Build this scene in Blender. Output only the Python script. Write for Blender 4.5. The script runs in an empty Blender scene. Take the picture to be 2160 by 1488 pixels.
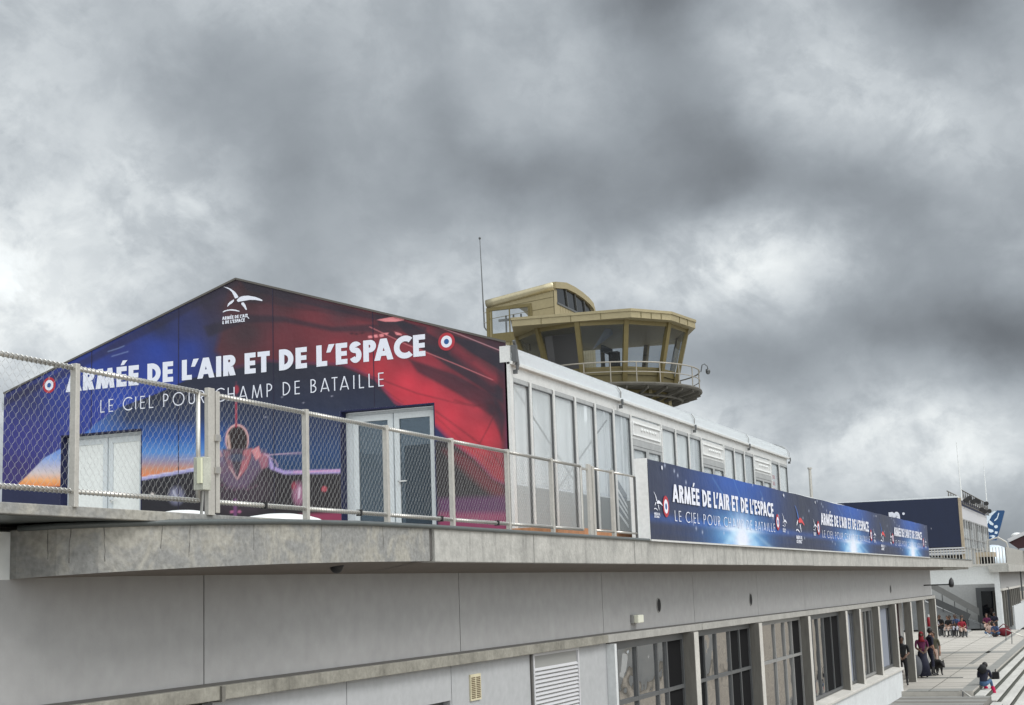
import bpy, bmesh, math, random
import numpy as np
from mathutils import Vector, Matrix
random.seed(4)
# ------------------------------------------------------------------ camera, sky, sun, exposure
W, H = 2160.0, 1488.0
F, YAW, PITCH, ROLL = 3068.4018, 0.3804, 0.1617, -0.0353
fw = Vector((math.cos(PITCH)*math.cos(YAW), math.cos(PITCH)*math.sin(YAW), math.sin(PITCH)))
r0 = fw.cross(Vector((0, 0, 1))).normalized(); u0 = r0.cross(fw)
rt = math.cos(ROLL)*r0 + math.sin(ROLL)*u0
up = -math.sin(ROLL)*r0 + math.cos(ROLL)*u0
scene = bpy.context.scene
cam = bpy.data.cameras.new('camera'); camo = bpy.data.objects.new('camera', cam)
scene.collection.objects.link(camo); scene.camera = camo
camo.matrix_world = Matrix(((rt.x, up.x, -fw.x, 0), (rt.y, up.y, -fw.y, 0), (rt.z, up.z, -fw.z, 0), (0, 0, 0, 1)))
cam.sensor_fit = 'HORIZONTAL'; cam.sensor_width = 36; cam.lens = F/W*36
cam.clip_start = 0.1; cam.clip_end = 3000
GZ = -3.8                                     # terrace level, metres below the eye

def ray(x, y): return fw + (x-W/2)/F*rt - (y-H/2)/F*up
def U(x, y, X=None, Y=None, Z=None, D=None):
    """world point seen at photo position (x, y) on a plane of the building grid"""
    v = ray(x, y)
    if X is not None: t = X/v.x
    elif Y is not None: t = Y/v.y
    elif Z is not None: t = Z/v.z
    else: t = D/math.hypot(v.x, v.y)
    return v*t

scene.view_settings.view_transform = 'Standard'; scene.view_settings.look = 'None'
scene.view_settings.exposure = 0.0; scene.view_settings.gamma = 1.0
SKY_K = 1.06
world = bpy.data.worlds.new("World"); scene.world = world; world.use_nodes = True
# overcast cloud deck: (photo x, photo y, grey 0-255 sRGB) samples turned into directions
SKY = [(60,40,190),(300,40,186),(560,60,178),(820,60,180),(1060,60,188),(60,220,204),(200,170,188),(280,260,176),(540,240,172),(800,250,168),(1050,220,164),(60,420,204),(170,360,190),(300,440,250),(420,330,172),(520,420,166),(760,380,162),(1000,380,152),(30,600,250),(200,600,214),(220,530,192),(420,540,194),(620,540,172),(850,510,166),(1080,500,178),(1180,60,178),(1330,60,152),(1500,60,154),(1655,15,208),(1640,120,202),(1730,160,206),(1800,60,166),(1960,60,156),(2120,60,158),(1850,120,192),(1300,200,160),(1500,200,156),(1700,250,192),(1900,220,204),(2100,200,190),(1200,330,158),(1350,340,148),(1480,370,142),(1650,360,164),(1850,300,192),(2080,320,188),(1300,450,146),(1500,460,140),(1700,490,142),(1850,450,160),(2080,480,162),(1530,530,250),(1430,570,224),(1650,560,228),(1800,550,182),(1290,560,190),(1130,560,204),(1200,620,208),(1000,600,200),(850,600,196),(1950,600,148),(2120,600,150),(1750,630,162),(1560,660,166),(1400,640,188),(1650,720,150),(1850,700,150),(2050,750,152),(2130,820,150),(1520,800,152),(1620,790,156),(1720,810,208),(1820,800,178),(1540,870,222),(1900,830,164),(1620,900,168),(1720,900,186),(1850,900,228),(2000,870,238),(2120,900,228),(1720,970,206),(1900,960,214),(2050,960,212),(1850,1030,196),(2120,1040,182),(120,700,226),(-150,300,200),(-150,650,245),(2330,400,165),(2330,800,170),(400,-120,180),(900,-120,175),(1500,-120,160),(2000,-120,160)]
def azel(x, y):
    d = ray(x, y).normalized(); return math.atan2(d.y, d.x), math.asin(d.z)
def lin(c): c /= 255.0; return c/12.92 if c < .04045 else ((c+.055)/1.055)**2.4
def build_world():
    nt = world.node_tree; N = nt.nodes; L = nt.links; N.clear()
    def nd(t, **k):
        n = N.new(t)
        for a, b in k.items(): setattr(n, a, b)
        return n
    def math_(op, a, b=None):
        n = nd('ShaderNodeMath', operation=op)
        for i, q in enumerate((a, b)):
            if q is None: continue
            if isinstance(q, (int, float)): n.inputs[i].default_value = q
            else: L.new(q, n.inputs[i])
        return n.outputs[0]
    tc = nd('ShaderNodeTexCoord'); sp = nd('ShaderNodeSeparateXYZ'); L.new(tc.outputs['Generated'], sp.inputs[0])
    az = math_('ARCTAN2', sp.outputs[1], sp.outputs[0]); el = math_('ARCSINE', sp.outputs[2])
    # cloud plane coordinates
    zz = math_('ADD', math_('MAXIMUM', sp.outputs[2], 0.0), 0.16)
    cx = nd('ShaderNodeCombineXYZ'); L.new(math_('DIVIDE', sp.outputs[0], zz), cx.inputs[0]); L.new(math_('DIVIDE', sp.outputs[1], zz), cx.inputs[1])
    def noise(scale, det, rough, src, off=0.0, dist=0.0):
        mp = nd('ShaderNodeMapping'); L.new(src, mp.inputs[0]); mp.inputs['Location'].default_value = (off, off*1.7, off*.3)
        n = nd('ShaderNodeTexNoise'); n.inputs['Scale'].default_value = scale; n.inputs['Detail'].default_value = det
        n.inputs['Roughness'].default_value = rough; n.inputs['Distortion'].default_value = dist
        L.new(mp.outputs[0], n.inputs['Vector']); return n
    sq = nd('ShaderNodeVectorMath', operation='MULTIPLY'); L.new(tc.outputs['Generated'], sq.inputs[0]); sq.inputs[1].default_value = (1, 1, 1.25)
    DV = sq.outputs[0]
    w1 = noise(4.5, 5, .55, DV, 3.1); w2 = noise(16.0, 5, .6, DV, 7.7)
    ae = nd('ShaderNodeCombineXYZ'); L.new(az, ae.inputs[0]); L.new(el, ae.inputs[1])
    def warp(v, nz, amt):
        s = nd('ShaderNodeVectorMath', operation='SUBTRACT'); L.new(nz.outputs['Color'], s.inputs[0]); s.inputs[1].default_value = (.5, .5, .5)
        m = nd('ShaderNodeVectorMath', operation='MULTIPLY'); L.new(s.outputs[0], m.inputs[0]); m.inputs[1].default_value = (amt, amt*.6, 0)
        a = nd('ShaderNodeVectorMath', operation='ADD'); L.new(v, a.inputs[0]); L.new(m.outputs[0], a.inputs[1]); return a.outputs[0]
    v = warp(warp(ae.outputs[0], w1, .10), w2, .045)
    # fit blobs
    P = np.array([azel(a, b) for a, b, c in SKY]); T = np.array([lin(c) for a, b, c in SKY])
    sa, se = .064, .050
    base = lin(178)
    d = np.sqrt(((P[:, None, 0]-P[None, :, 0])/sa)**2 + ((P[:, None, 1]-P[None, :, 1])/se)**2)
    def kern(d): q = np.clip(1-d/2.0, 0, 1); return q*q*(3-2*q)
    A = kern(d)
    amp = np.linalg.solve(A.T@A + .02*np.eye(len(T)), A.T@(T-base))
    sc_n = nd('ShaderNodeVectorMath', operation='MULTIPLY'); L.new(v, sc_n.inputs[0]); sc_n.inputs[1].default_value = (1/sa, 1/se, 0); vs_ = sc_n.outputs[0]
    tot = None
    for (a, e), k in zip(P, amp):
        ln = nd('ShaderNodeVectorMath', operation='DISTANCE'); L.new(vs_, ln.inputs[0]); ln.inputs[1].default_value = (a/sa, e/se, 0)
        mr = nd('ShaderNodeMapRange', interpolation_type='SMOOTHSTEP')
        L.new(ln.outputs['Value'], mr.inputs[0]); mr.inputs[1].default_value = 0; mr.inputs[2].default_value = 2
        mr.inputs[3].default_value = float(k); mr.inputs[4].default_value = 0
        tot = mr.outputs[0] if tot is None else math_('ADD', tot, mr.outputs[0])
    # noise detail, multiplicative
    n1 = noise(7.0, 6, .52, DV, 1.3, .3); n2 = noise(22.0, 6, .55, DV, 5.3, .3)
    det = math_('ADD', math_('MULTIPLY', math_('SUBTRACT', n1.outputs['Fac'], .5), .30), math_('MULTIPLY', math_('SUBTRACT', n2.outputs['Fac'], .5), .16))
    # billowing edges: thresholded noise on a flattened cloud plane, strongest where the deck is thin and bright
    z3 = math_('ADD', math_('MAXIMUM', sp.outputs[2], 0.0), 0.75); c3 = nd('ShaderNodeCombineXYZ')
    L.new(math_('DIVIDE', sp.outputs[0], z3), c3.inputs[0]); L.new(math_('DIVIDE', sp.outputs[1], z3), c3.inputs[1])
    def edge(scale, off, lo, hi, amt, dist):
        n_ = noise(scale, 9, .60, c3.outputs[0], off, dist); r_ = nd('ShaderNodeMapRange', interpolation_type='SMOOTHSTEP'); L.new(n_.outputs['Fac'], r_.inputs[0])
        r_.inputs[1].default_value = lo; r_.inputs[2].default_value = hi; r_.inputs[3].default_value = -amt; r_.inputs[4].default_value = amt; return r_.outputs[0]
    bil = math_('ADD', math_('ADD', edge(9.0, 2.2, .43, .57, .078, .35), edge(22.0, 6.1, .42, .59, .050, .4)), edge(52.0, 9.3, .41, .60, .022, .3))
    brt = nd('ShaderNodeMapRange', interpolation_type='SMOOTHSTEP'); L.new(math_('ADD', tot, base), brt.inputs[0]); brt.inputs[1].default_value = .28; brt.inputs[2].default_value = .70; brt.inputs[3].default_value = .30; brt.inputs[4].default_value = 1.5
    det = math_('ADD', det, math_('MULTIPLY', bil, brt.outputs[0]))
    lum = math_('MULTIPLY', math_('ADD', tot, base), math_('ADD', det, 1.0))
    # the open sky away from the photograph's field of view is brighter (thin cloud overhead and behind)
    hv = nd('ShaderNodeVectorMath', operation='DOT_PRODUCT'); L.new(tc.outputs['Generated'], hv.inputs[0]); hv.inputs[1].default_value = (-.45, -.55, .70)
    mr = nd('ShaderNodeMapRange', interpolation_type='SMOOTHSTEP'); L.new(hv.outputs['Value'], mr.inputs[0])
    mr.inputs[1].default_value = .05; mr.inputs[2].default_value = .9; mr.inputs[3].default_value = 0; mr.inputs[4].default_value = 1.3
    lum = math_('ADD', lum, mr.outputs[0])
    cr = nd('ShaderNodeValToRGB'); L.new(lum, cr.inputs[0])
    e = cr.color_ramp.elements; e[0].position = 0; e[0].color = (.905, .985, 1.10, 1); e[1].position = .85; e[1].color = (.955, 1.0, 1.01, 1)
    m = e_ = cr.color_ramp.elements.new(.33); m.color = (.905, 1.0, 1.09, 1)
    vm = nd('ShaderNodeVectorMath', operation='SCALE'); L.new(cr.outputs[0], vm.inputs[0]); L.new(lum, vm.inputs['Scale'])
    # a little of the physical daylight sky shows through the cloud
    st = nd('ShaderNodeTexSky', sky_type='NISHITA'); st.sun_disc = False; st.sun_elevation = SUN_EL; st.sun_rotation = math.radians(90)-SUN_AZ
    b1 = nd('ShaderNodeBackground'); L.new(vm.outputs[0], b1.inputs[0]); b1.inputs[1].default_value = SKY_K
    b2 = nd('ShaderNodeBackground'); L.new(st.outputs[0], b2.inputs[0]); b2.inputs[1].default_value = .05
    mx = nd('ShaderNodeMixShader'); mx.inputs[0].default_value = .04; L.new(b1.outputs[0], mx.inputs[1]); L.new(b2.outputs[0], mx.inputs[2])
    o = nd('ShaderNodeOutputWorld'); L.new(mx.outputs[0], o.inputs[0])
SUN_AZ = math.radians(-72); SUN_EL = math.radians(49)
build_world()
sl = bpy.data.lights.new('sun', 'SUN'); sl.energy = 1.5; sl.angle = math.radians(24); sl.color = (1, .975, .94)
so = bpy.data.objects.new('sun', sl); scene.collection.objects.link(so)
sd = Vector((math.cos(SUN_EL)*math.cos(SUN_AZ), math.cos(SUN_EL)*math.sin(SUN_AZ), math.sin(SUN_EL)))
so.rotation_euler = sd.to_track_quat('Z', 'Y').to_euler(); so.location = (0, -20, 40)

# ------------------------------------------------------------------ helpers
C = scene.collection
ORG = {}
def srgb(r, g, b): return (lin(r), lin(g), lin(b), 1)
def tag(o, label=None, cat=None, group=None, kind=None):
    if label: o['label'] = label
    if cat: o['category'] = cat
    if group: o['group'] = group
    if kind: o['kind'] = kind
    return o
def empty(name, loc, label, cat, group=None):
    o = bpy.data.objects.new(name, None); C.objects.link(o); o.location = loc; o.empty_display_size = .2
    ORG[o] = Vector(loc); return tag(o, label, cat, group)
class MB:
    def __init__(s): s.v = []; s.f = []; s.m = []; s.mi = 0
    def add(s, vs, fs):
        n = len(s.v); s.v += [tuple(q) for q in vs]; s.f += [tuple(i+n for i in q) for q in fs]; s.m += [s.mi]*len(fs); return s
    def box(s, x0, x1, y0, y1, z0, z1):
        if x0 > x1: x0, x1 = x1, x0
        if y0 > y1: y0, y1 = y1, y0
        if z0 > z1: z0, z1 = z1, z0
        return s.add([(x0,y0,z0),(x1,y0,z0),(x1,y1,z0),(x0,y1,z0),(x0,y0,z1),(x1,y0,z1),(x1,y1,z1),(x0,y1,z1)],
                     [(0,3,2,1),(4,5,6,7),(0,1,5,4),(1,2,6,5),(2,3,7,6),(3,0,4,7)])
    def hexa(s, p):   # 8 points ordered like box
        return s.add(p, [(0,3,2,1),(4,5,6,7),(0,1,5,4),(1,2,6,5),(2,3,7,6),(3,0,4,7)])
    def prism(s, a, b):  # two matching polygons
        n = len(a); return s.add(list(a)+list(b), [tuple(range(n))[::-1], tuple(range(n, 2*n))] + [(i, (i+1) % n, (i+1) % n+n, i+n) for i in range(n)])
    def bar(s, p, q, w, h, upv=(0, 0, 1)):
        p, q = Vector(p), Vector(q); d = (q-p).normalized(); a = d.cross(Vector(upv))
        if a.length < 1e-4: a = d.cross(Vector((1, 0, 0)))
        a.normalize(); b = a.cross(d); a *= w/2; b *= h/2
        return s.prism([p-a-b, p+a-b, p+a+b, p-a+b], [q-a-b, q+a-b, q+a+b, q-a+b])
    def tube(s, pts, r, n=6, cap=True):
        pts = [Vector(p) for p in pts]; rs = r if isinstance(r, (list, tuple)) else [r]*len(pts)
        ref = Vector((0, 0, 1)); d0 = (pts[1]-pts[0]).normalized()
        if abs(d0.dot(ref)) > .9: ref = Vector((1, 0, 0))
        vs = []; fs = []
        for i, p in enumerate(pts):
            d = (pts[min(i+1, len(pts)-1)]-pts[max(i-1, 0)]).normalized()
            a = d.cross(ref).normalized(); b = a.cross(d)
            for k in range(n):
                t = 2*math.pi*k/n; vs.append(p+(a*math.cos(t)+b*math.sin(t))*rs[i])
        for i in range(len(pts)-1):
            for k in range(n):
                fs.append((i*n+k, i*n+(k+1) % n, (i+1)*n+(k+1) % n, (i+1)*n+k))
        if cap: fs += [tuple(range(n))[::-1], tuple((len(pts)-1)*n+k for k in range(n))]
        return s.add(vs, fs)
    def sphere(s, c, r, n=10, m=6, sc=(1, 1, 1)):
        vs = []; fs = []
        for j in range(m+1):
            t = math.pi*j/m
            for i in range(n):
                a = 2*math.pi*i/n; vs.append((c[0]+r*sc[0]*math.sin(t)*math.cos(a), c[1]+r*sc[1]*math.sin(t)*math.sin(a), c[2]+r*sc[2]*math.cos(t)))
        for j in range(m):
            for i in range(n): fs.append((j*n+i, (j+1)*n+i, (j+1)*n+(i+1) % n, j*n+(i+1) % n))
        return s.add(vs, fs)
    def build(s, name, mats, parent=None, smooth=False, bevel=0):
        org = ORG.get(parent, Vector((0, 0, 0))) if parent else Vector((0, 0, 0))
        me = bpy.data.meshes.new(name)
        me.from_pydata([(a-org.x, b-org.y, c-org.z) for a, b, c in s.v], [], s.f)
        mats = mats if isinstance(mats, (list, tuple)) else [mats]
        for m in mats: me.materials.append(m)
        if len(mats) > 1: me.polygons.foreach_set('material_index', s.m)
        if smooth: me.polygons.foreach_set('use_smooth', [True]*len(s.f))
        me.update(); o = bpy.data.objects.new(name, me); C.objects.link(o)
        if parent: o.parent = parent; ORG[o] = org
        if bevel:
            b = o.modifiers.new('bevel', 'BEVEL'); b.width = bevel; b.segments = 2; b.limit_method = 'ANGLE'
        return o

# ------------------------------------------------------------------ materials
def mat(name, col, rough=.7, metal=0, spec=.5, var=.0, vscale=3.0, col2=None, stretch=(1, 1, 1), bump=0, bscale=40, detail=6, streak=0, coat=0, ramp=(.33, .67), dist=0):
    m = bpy.data.materials.new(name); m.use_nodes = True; nt = m.node_tree; N = nt.nodes; L = nt.links
    b = N['Principled BSDF']; b.inputs['Roughness'].default_value = rough; b.inputs['Metallic'].default_value = metal
    b.inputs['Specular IOR Level'].default_value = spec; b.inputs['Base Color'].default_value = (*col[:3], 1)
    if coat: b.inputs['Coat Weight'].default_value = coat
    tc = N.new('ShaderNodeTexCoord'); ob = tc.outputs['Object']
    if var or col2:
        mp = N.new('ShaderNodeMapping'); L.new(ob, mp.inputs[0]); mp.inputs['Scale'].default_value = stretch
        n = N.new('ShaderNodeTexNoise'); n.inputs['Scale'].default_value = vscale; n.inputs['Detail'].default_value = detail; n.inputs['Roughness'].default_value = .65
        L.new(mp.outputs[0], n.inputs['Vector'])
        cr = N.new('ShaderNodeValToRGB'); L.new(n.outputs['Fac'], cr.inputs[0]); e = cr.color_ramp.elements
        c2 = col2 if col2 else tuple(c*(1-var) for c in col[:3])
        n.inputs['Distortion'].default_value = dist; e[0].position = ramp[0]; e[0].color = (*c2[:3], 1); e[1].position = ramp[1]; e[1].color = (*col[:3], 1)
        last = cr.outputs[0]
        n3 = N.new('ShaderNodeTexNoise'); n3.inputs['Scale'].default_value = vscale*9; n3.inputs['Detail'].default_value = 5
        L.new(mp.outputs[0], n3.inputs['Vector'])
        mr = N.new('ShaderNodeMapRange'); L.new(n3.outputs['Fac'], mr.inputs[0]); mr.inputs[1].default_value = .3; mr.inputs[2].default_value = .7
        mr.inputs[3].default_value = 1-max(var, .12)*.6; mr.inputs[4].default_value = 1.05
        mx = N.new('ShaderNodeVectorMath'); mx.operation = 'SCALE'; L.new(last, mx.inputs[0]); L.new(mr.outputs[0], mx.inputs['Scale']); last = mx.outputs[0]
        if streak:   # narrow rain streaks and dirt, an irregular stain pattern
            mp2 = N.new('ShaderNodeMapping'); L.new(ob, mp2.inputs[0]); mp2.inputs['Scale'].default_value = (1, 1, .07)
            n4 = N.new('ShaderNodeTexNoise'); n4.inputs['Scale'].default_value = 5.5; n4.inputs['Detail'].default_value = 6; n4.inputs['Roughness'].default_value = .7; L.new(mp2.outputs[0], n4.inputs['Vector'])
            r4 = N.new('ShaderNodeMapRange'); L.new(n4.outputs['Fac'], r4.inputs[0]); r4.inputs[1].default_value = .52; r4.inputs[2].default_value = .72; r4.inputs[3].default_value = 1; r4.inputs[4].default_value = 1-streak
            m4 = N.new('ShaderNodeVectorMath'); m4.operation = 'SCALE'; L.new(last, m4.inputs[0]); L.new(r4.outputs[0], m4.inputs['Scale']); last = m4.outputs[0]
        L.new(last, b.inputs['Base Color'])
    if bump:
        n2 = N.new('ShaderNodeTexNoise'); n2.inputs['Scale'].default_value = bscale; n2.inputs['Detail'].default_value = 5; L.new(ob, n2.inputs['Vector'])
        bp = N.new('ShaderNodeBump'); bp.inputs['Strength'].default_value = bump; bp.inputs['Distance'].default_value = .02
        L.new(n2.outputs['Fac'], bp.inputs['Height']); L.new(bp.outputs[0], b.inputs['Normal'])
    return m
def translucent(m, f):
    nt = m.node_tree; N = nt.nodes; L = nt.links; b = N['Principled BSDF']; t = N.new('ShaderNodeBsdfTranslucent'); t.inputs[0].default_value = (.9, .93, .95, 1)
    mx = N.new('ShaderNodeMixShader'); mx.inputs[0].default_value = f; L.new(b.outputs[0], mx.inputs[1]); L.new(t.outputs[0], mx.inputs[2]); L.new(mx.outputs[0], N['Material Output'].inputs[0]); return m
def glass(name, tint, trans, rough=.02, base=(.02, .025, .03), ior=1.5, wavy=0):
    """clear pane: part see-through, part mirror by Fresnel"""
    m = bpy.data.materials.new(name); m.use_nodes = True; nt = m.node_tree; N = nt.nodes; L = nt.links
    b = N['Principled BSDF']; b.inputs['Base Color'].default_value = (*base, 1); b.inputs['Roughness'].default_value = rough; b.inputs['IOR'].default_value = ior
    b.inputs['Specular IOR Level'].default_value = .8
    t = N.new('ShaderNodeBsdfTransparent'); t.inputs[0].default_value = (*tint, 1)
    ge = N.new('ShaderNodeNewGeometry'); dt = N.new('ShaderNodeVectorMath'); dt.operation = 'DOT_PRODUCT'
    L.new(ge.outputs['Normal'], dt.inputs[0]); L.new(ge.outputs['Incoming'], dt.inputs[1])
    def mth(op, a, b_):
        q = N.new('ShaderNodeMath'); q.operation = op
        for i_, w_ in enumerate((a, b_)):
            if isinstance(w_, (int, float)): q.inputs[i_].default_value = w_
            elif w_ is not None: L.new(w_, q.inputs[i_])
        return q.outputs[0]
    f0 = ((ior-1)/(ior+1))**2
    c5 = mth('POWER', mth('SUBTRACT', 1.0, mth('ABSOLUTE', dt.outputs['Value'], None)), 5.0)      # Schlick, same from both sides
    one_minus = mth('MULTIPLY', mth('SUBTRACT', 1.0, c5), 1-f0)
    ml = N.new('ShaderNodeMath'); ml.operation = 'MULTIPLY'; L.new(one_minus, ml.inputs[0]); ml.inputs[1].default_value = trans
    mx = N.new('ShaderNodeMixShader'); L.new(ml.outputs[0], mx.inputs[0]); L.new(b.outputs[0], mx.inputs[1]); L.new(t.outputs[0], mx.inputs[2])
    L.new(mx.outputs[0], N['Material Output'].inputs[0])
    if wavy:
        tc = N.new('ShaderNodeTexCoord'); n2 = N.new('ShaderNodeTexNoise'); n2.inputs['Scale'].default_value = 1.3; n2.inputs['Detail'].default_value = 2
        L.new(tc.outputs['Object'], n2.inputs['Vector']); bp = N.new('ShaderNodeBump'); bp.inputs['Strength'].default_value = wavy; bp.inputs['Distance'].default_value = .05
        L.new(n2.outputs['Fac'], bp.inputs['Height']); L.new(bp.outputs[0], b.inputs['Normal'])
    return m
M = dict(
 concrete=mat('raw_concrete', (.50, .49, .46), .85, var=.3, vscale=1.6, col2=(.36, .355, .335), bump=.35, bscale=30, streak=.35),
 concrete_old=mat('patched_concrete', (.38, .365, .325), .88, vscale=2.4, col2=(.28, .28, .272), var=.5, bump=.5, bscale=22, streak=.12, detail=10, ramp=(.44, .58), dist=.6),
 fin=mat('board_marked_concrete', (.21, .20, .18), .9, var=.3, vscale=2.5, stretch=(1, 1, .12), bump=.3),  # darker than the fronts, shade of the side faces put into the colour
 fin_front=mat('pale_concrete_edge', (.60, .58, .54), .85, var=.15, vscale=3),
 ledge2=mat('pale_course', (.42, .41, .385), .85, var=.2, vscale=2),
 ledge=mat('ledge_concrete', (.36, .345, .30), .85, col2=(.22, .21, .18), vscale=2.2, var=.3, bump=.4, bscale=25, streak=.3),
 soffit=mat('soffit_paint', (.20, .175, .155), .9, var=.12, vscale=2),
 wallup=mat('grey_render', (.35, .348, .35), .85, var=.07, vscale=.6, bump=.08, bscale=60, streak=.03),
 wallpier=mat('smooth_pale_paint', (.66, .68, .68), .75, var=.05, vscale=1),
 walllow=mat('pale_blue_grey_paint', (.435, .443, .455), .75, var=.08, vscale=1.1, bump=.04, bscale=60, streak=.05),
 parapet=mat('white_painted_render', (.68, .70, .71), .8, var=.12, vscale=1.5, streak=.08),
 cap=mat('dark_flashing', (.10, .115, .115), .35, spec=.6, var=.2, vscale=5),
 dark=mat('dark_void', (.012, .012, .014), .9),
 joint=mat('joint_sealant', (.10, .095, .09), .9),
 steel=mat('stainless_steel', (.62, .60, .56), .32, metal=.75, var=.12, vscale=8),
 galv=mat('galvanised_post', (.56, .54, .50), .45, metal=.35, var=.14, vscale=6),
 wire=mat('steel_cable', (.44, .44, .43), .4, metal=.5),
 lock=mat('lock_case', (.52, .53, .46), .5, var=.25, vscale=9), lockyel=mat('yellow_strip', (.66, .67, .50), .5),
 navyfab=mat('navy_fabric_reveal', srgb(14, 20, 66)[:3], .7),
 tentwhite=mat('white_pvc_fabric', (.80, .83, .85), .45, var=.05, vscale=1.5),
 alu=mat('aluminium_frame', (.78, .78, .765), .4, metal=.25, var=.12, vscale=4),
 aludark=mat('worn_aluminium', (.50, .51, .51), .5, metal=.3, var=.18, vscale=5),
 pvc=mat('white_pvc_door', (.84, .86, .84), .5, var=.04, vscale=3), pvcg=mat('grey_white_door_frame', (.66, .70, .72), .5, var=.05, vscale=3),
 strap=mat('dark_webbing_strap', (.12, .11, .10), .8),
 curtain=mat('white_lining_fabric', (.86, .89, .90), .9, var=.1, vscale=1.2, stretch=(3, 1, .2)),
 curtaingrey=mat('grey_lining_panel', (.10, .098, .09), .8, var=.1, vscale=1),
 tentfloor=mat('tent_floor', (.25, .25, .24), .8),
 gold=mat('olive_gold_metal', (.20, .16, .068), .45, metal=.3, var=.12, vscale=1.2), goldlight=mat('pale_gold_cladding', (.355, .30, .175), .5, metal=.2, var=.08, vscale=1),
 goldshine=mat('pale_gold_roof_sheet', (.52, .46, .31), .3, metal=.5, var=.05, vscale=1), golddark=mat('dark_olive_panel', (.165, .135, .06), .5, metal=.2, var=.1, vscale=1),
 rust=mat('dark_weathered_steel', (.13, .12, .10), .8, var=.4, vscale=3), brownceil=mat('brown_ceiling', (.25, .22, .21), .8),
 white=mat('white_paint', (.82, .83, .83), .6, var=.05, vscale=2), letter=mat('white_lettering', (.80, .82, .92), .5),
 red=mat('roundel_red', srgb(178, 48, 62)[:3], .5), blue=mat('roundel_blue', srgb(40, 88, 150)[:3], .5), emred=mat('emblem_red', srgb(215, 70, 75)[:3], .5), emblue=mat('emblem_blue', srgb(70, 110, 190)[:3], .5),
 frame=mat('dark_window_frame', (.13, .135, .14), .45, metal=.3, var=.1, vscale=3), framegrey=mat('grey_window_frame', (.30, .30, .295), .5, metal=.2, var=.1, vscale=3),
 blind=mat('grey_blue_blind', (.22, .24, .29), .7), interior=mat('dark_interior', (.010, .010, .011), .95, spec=.1),
 louvre=mat('white_louvre', (.56, .56, .58), .5), vent=mat('yellowed_vent', (.66, .60, .42), .6, var=.12, vscale=9), ventdark=mat('vent_brown', (.12, .08, .04), .8),
 lampw=mat('lamp_cover', (.80, .80, .68), .4), greybox=mat('lamp_housing', (.30, .30, .29), .6),
 terrace=mat('pale_paving', (.48, .452, .41), .85, var=.12, vscale=.6, bump=.1, bscale=8), terrace2=mat('grey_paving_band', (.27, .27, .255), .85, var=.12, vscale=.8),
 step=mat('stone_step', (.59, .58, .55), .8, var=.22, vscale=1.2, stretch=(.3, 1, 1)), riser=mat('shaded_riser_and_joint', (.085, .09, .075), .9, var=.3, vscale=2),
 asphalt=mat('lower_paving', (.20, .19, .175), .9, var=.2, vscale=.5), forecourt=mat('sandy_forecourt', (.44, .38, .31), .9, var=.4, vscale=.35), ground=mat('ground_tarmac', (.16, .16, .155), .9, var=.2, vscale=.3),
 navy=mat('navy_cladding', srgb(24, 36, 66)[:3], .6, var=.1, vscale=.2), wood=mat('pale_timber_edge', (.46, .38, .28), .7, var=.2, vscale=4), woodred=mat('cedar_boards', (.50, .23, .11), .7, var=.35, vscale=5, stretch=(1, 1, .2)),
 stone=mat('beige_stone', (.50, .42, .33), .85, var=.25, vscale=.8), maroon=mat('maroon_canvas', (.045, .018, .022), .8),
 tail=mat('blue_tail_paint', srgb(30, 74, 120)[:3], .3), tailw=mat('white_tail_paint', (.70, .78, .86), .3),
 door_red=mat('dark_red_interior', (.035, .006, .01), .8), black=mat('black_plastic', (.02, .02, .022), .5),
 stair=mat('grey_stair', (.33, .34, .35), .85, var=.15, vscale=1), wallgrey=mat('shaded_grey_wall', (.50, .50, .49), .85, var=.1, vscale=.8),
 g_tent=glass('tent_pane', (.99, .995, 1), .60, base=(.66, .70, .71)), g_tent2=glass('tent_pane_grey', (.97, .98, .99), .66, base=(.52, .56, .58), wavy=.08), g_tent3=glass('tent_pane_bright', (.99, .995, 1), .52, base=(.70, .74, .75)),
 g_door=glass('door_pane', (.55, .62, .68), .5, base=(.05, .075, .10)),
 g_tower=glass('tower_pane', (.88, .91, .93), .84, base=(.10, .11, .12), ior=1.8), g_win=glass('mirror_pane', (.3, .32, .33), .25, base=(.03, .032, .035), ior=4.2, wavy=.5, rough=.015),
 g_dark=glass('dark_pane', (.2, .22, .24), .3, base=(.012, .014, .018), ior=1.5),
)

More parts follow.
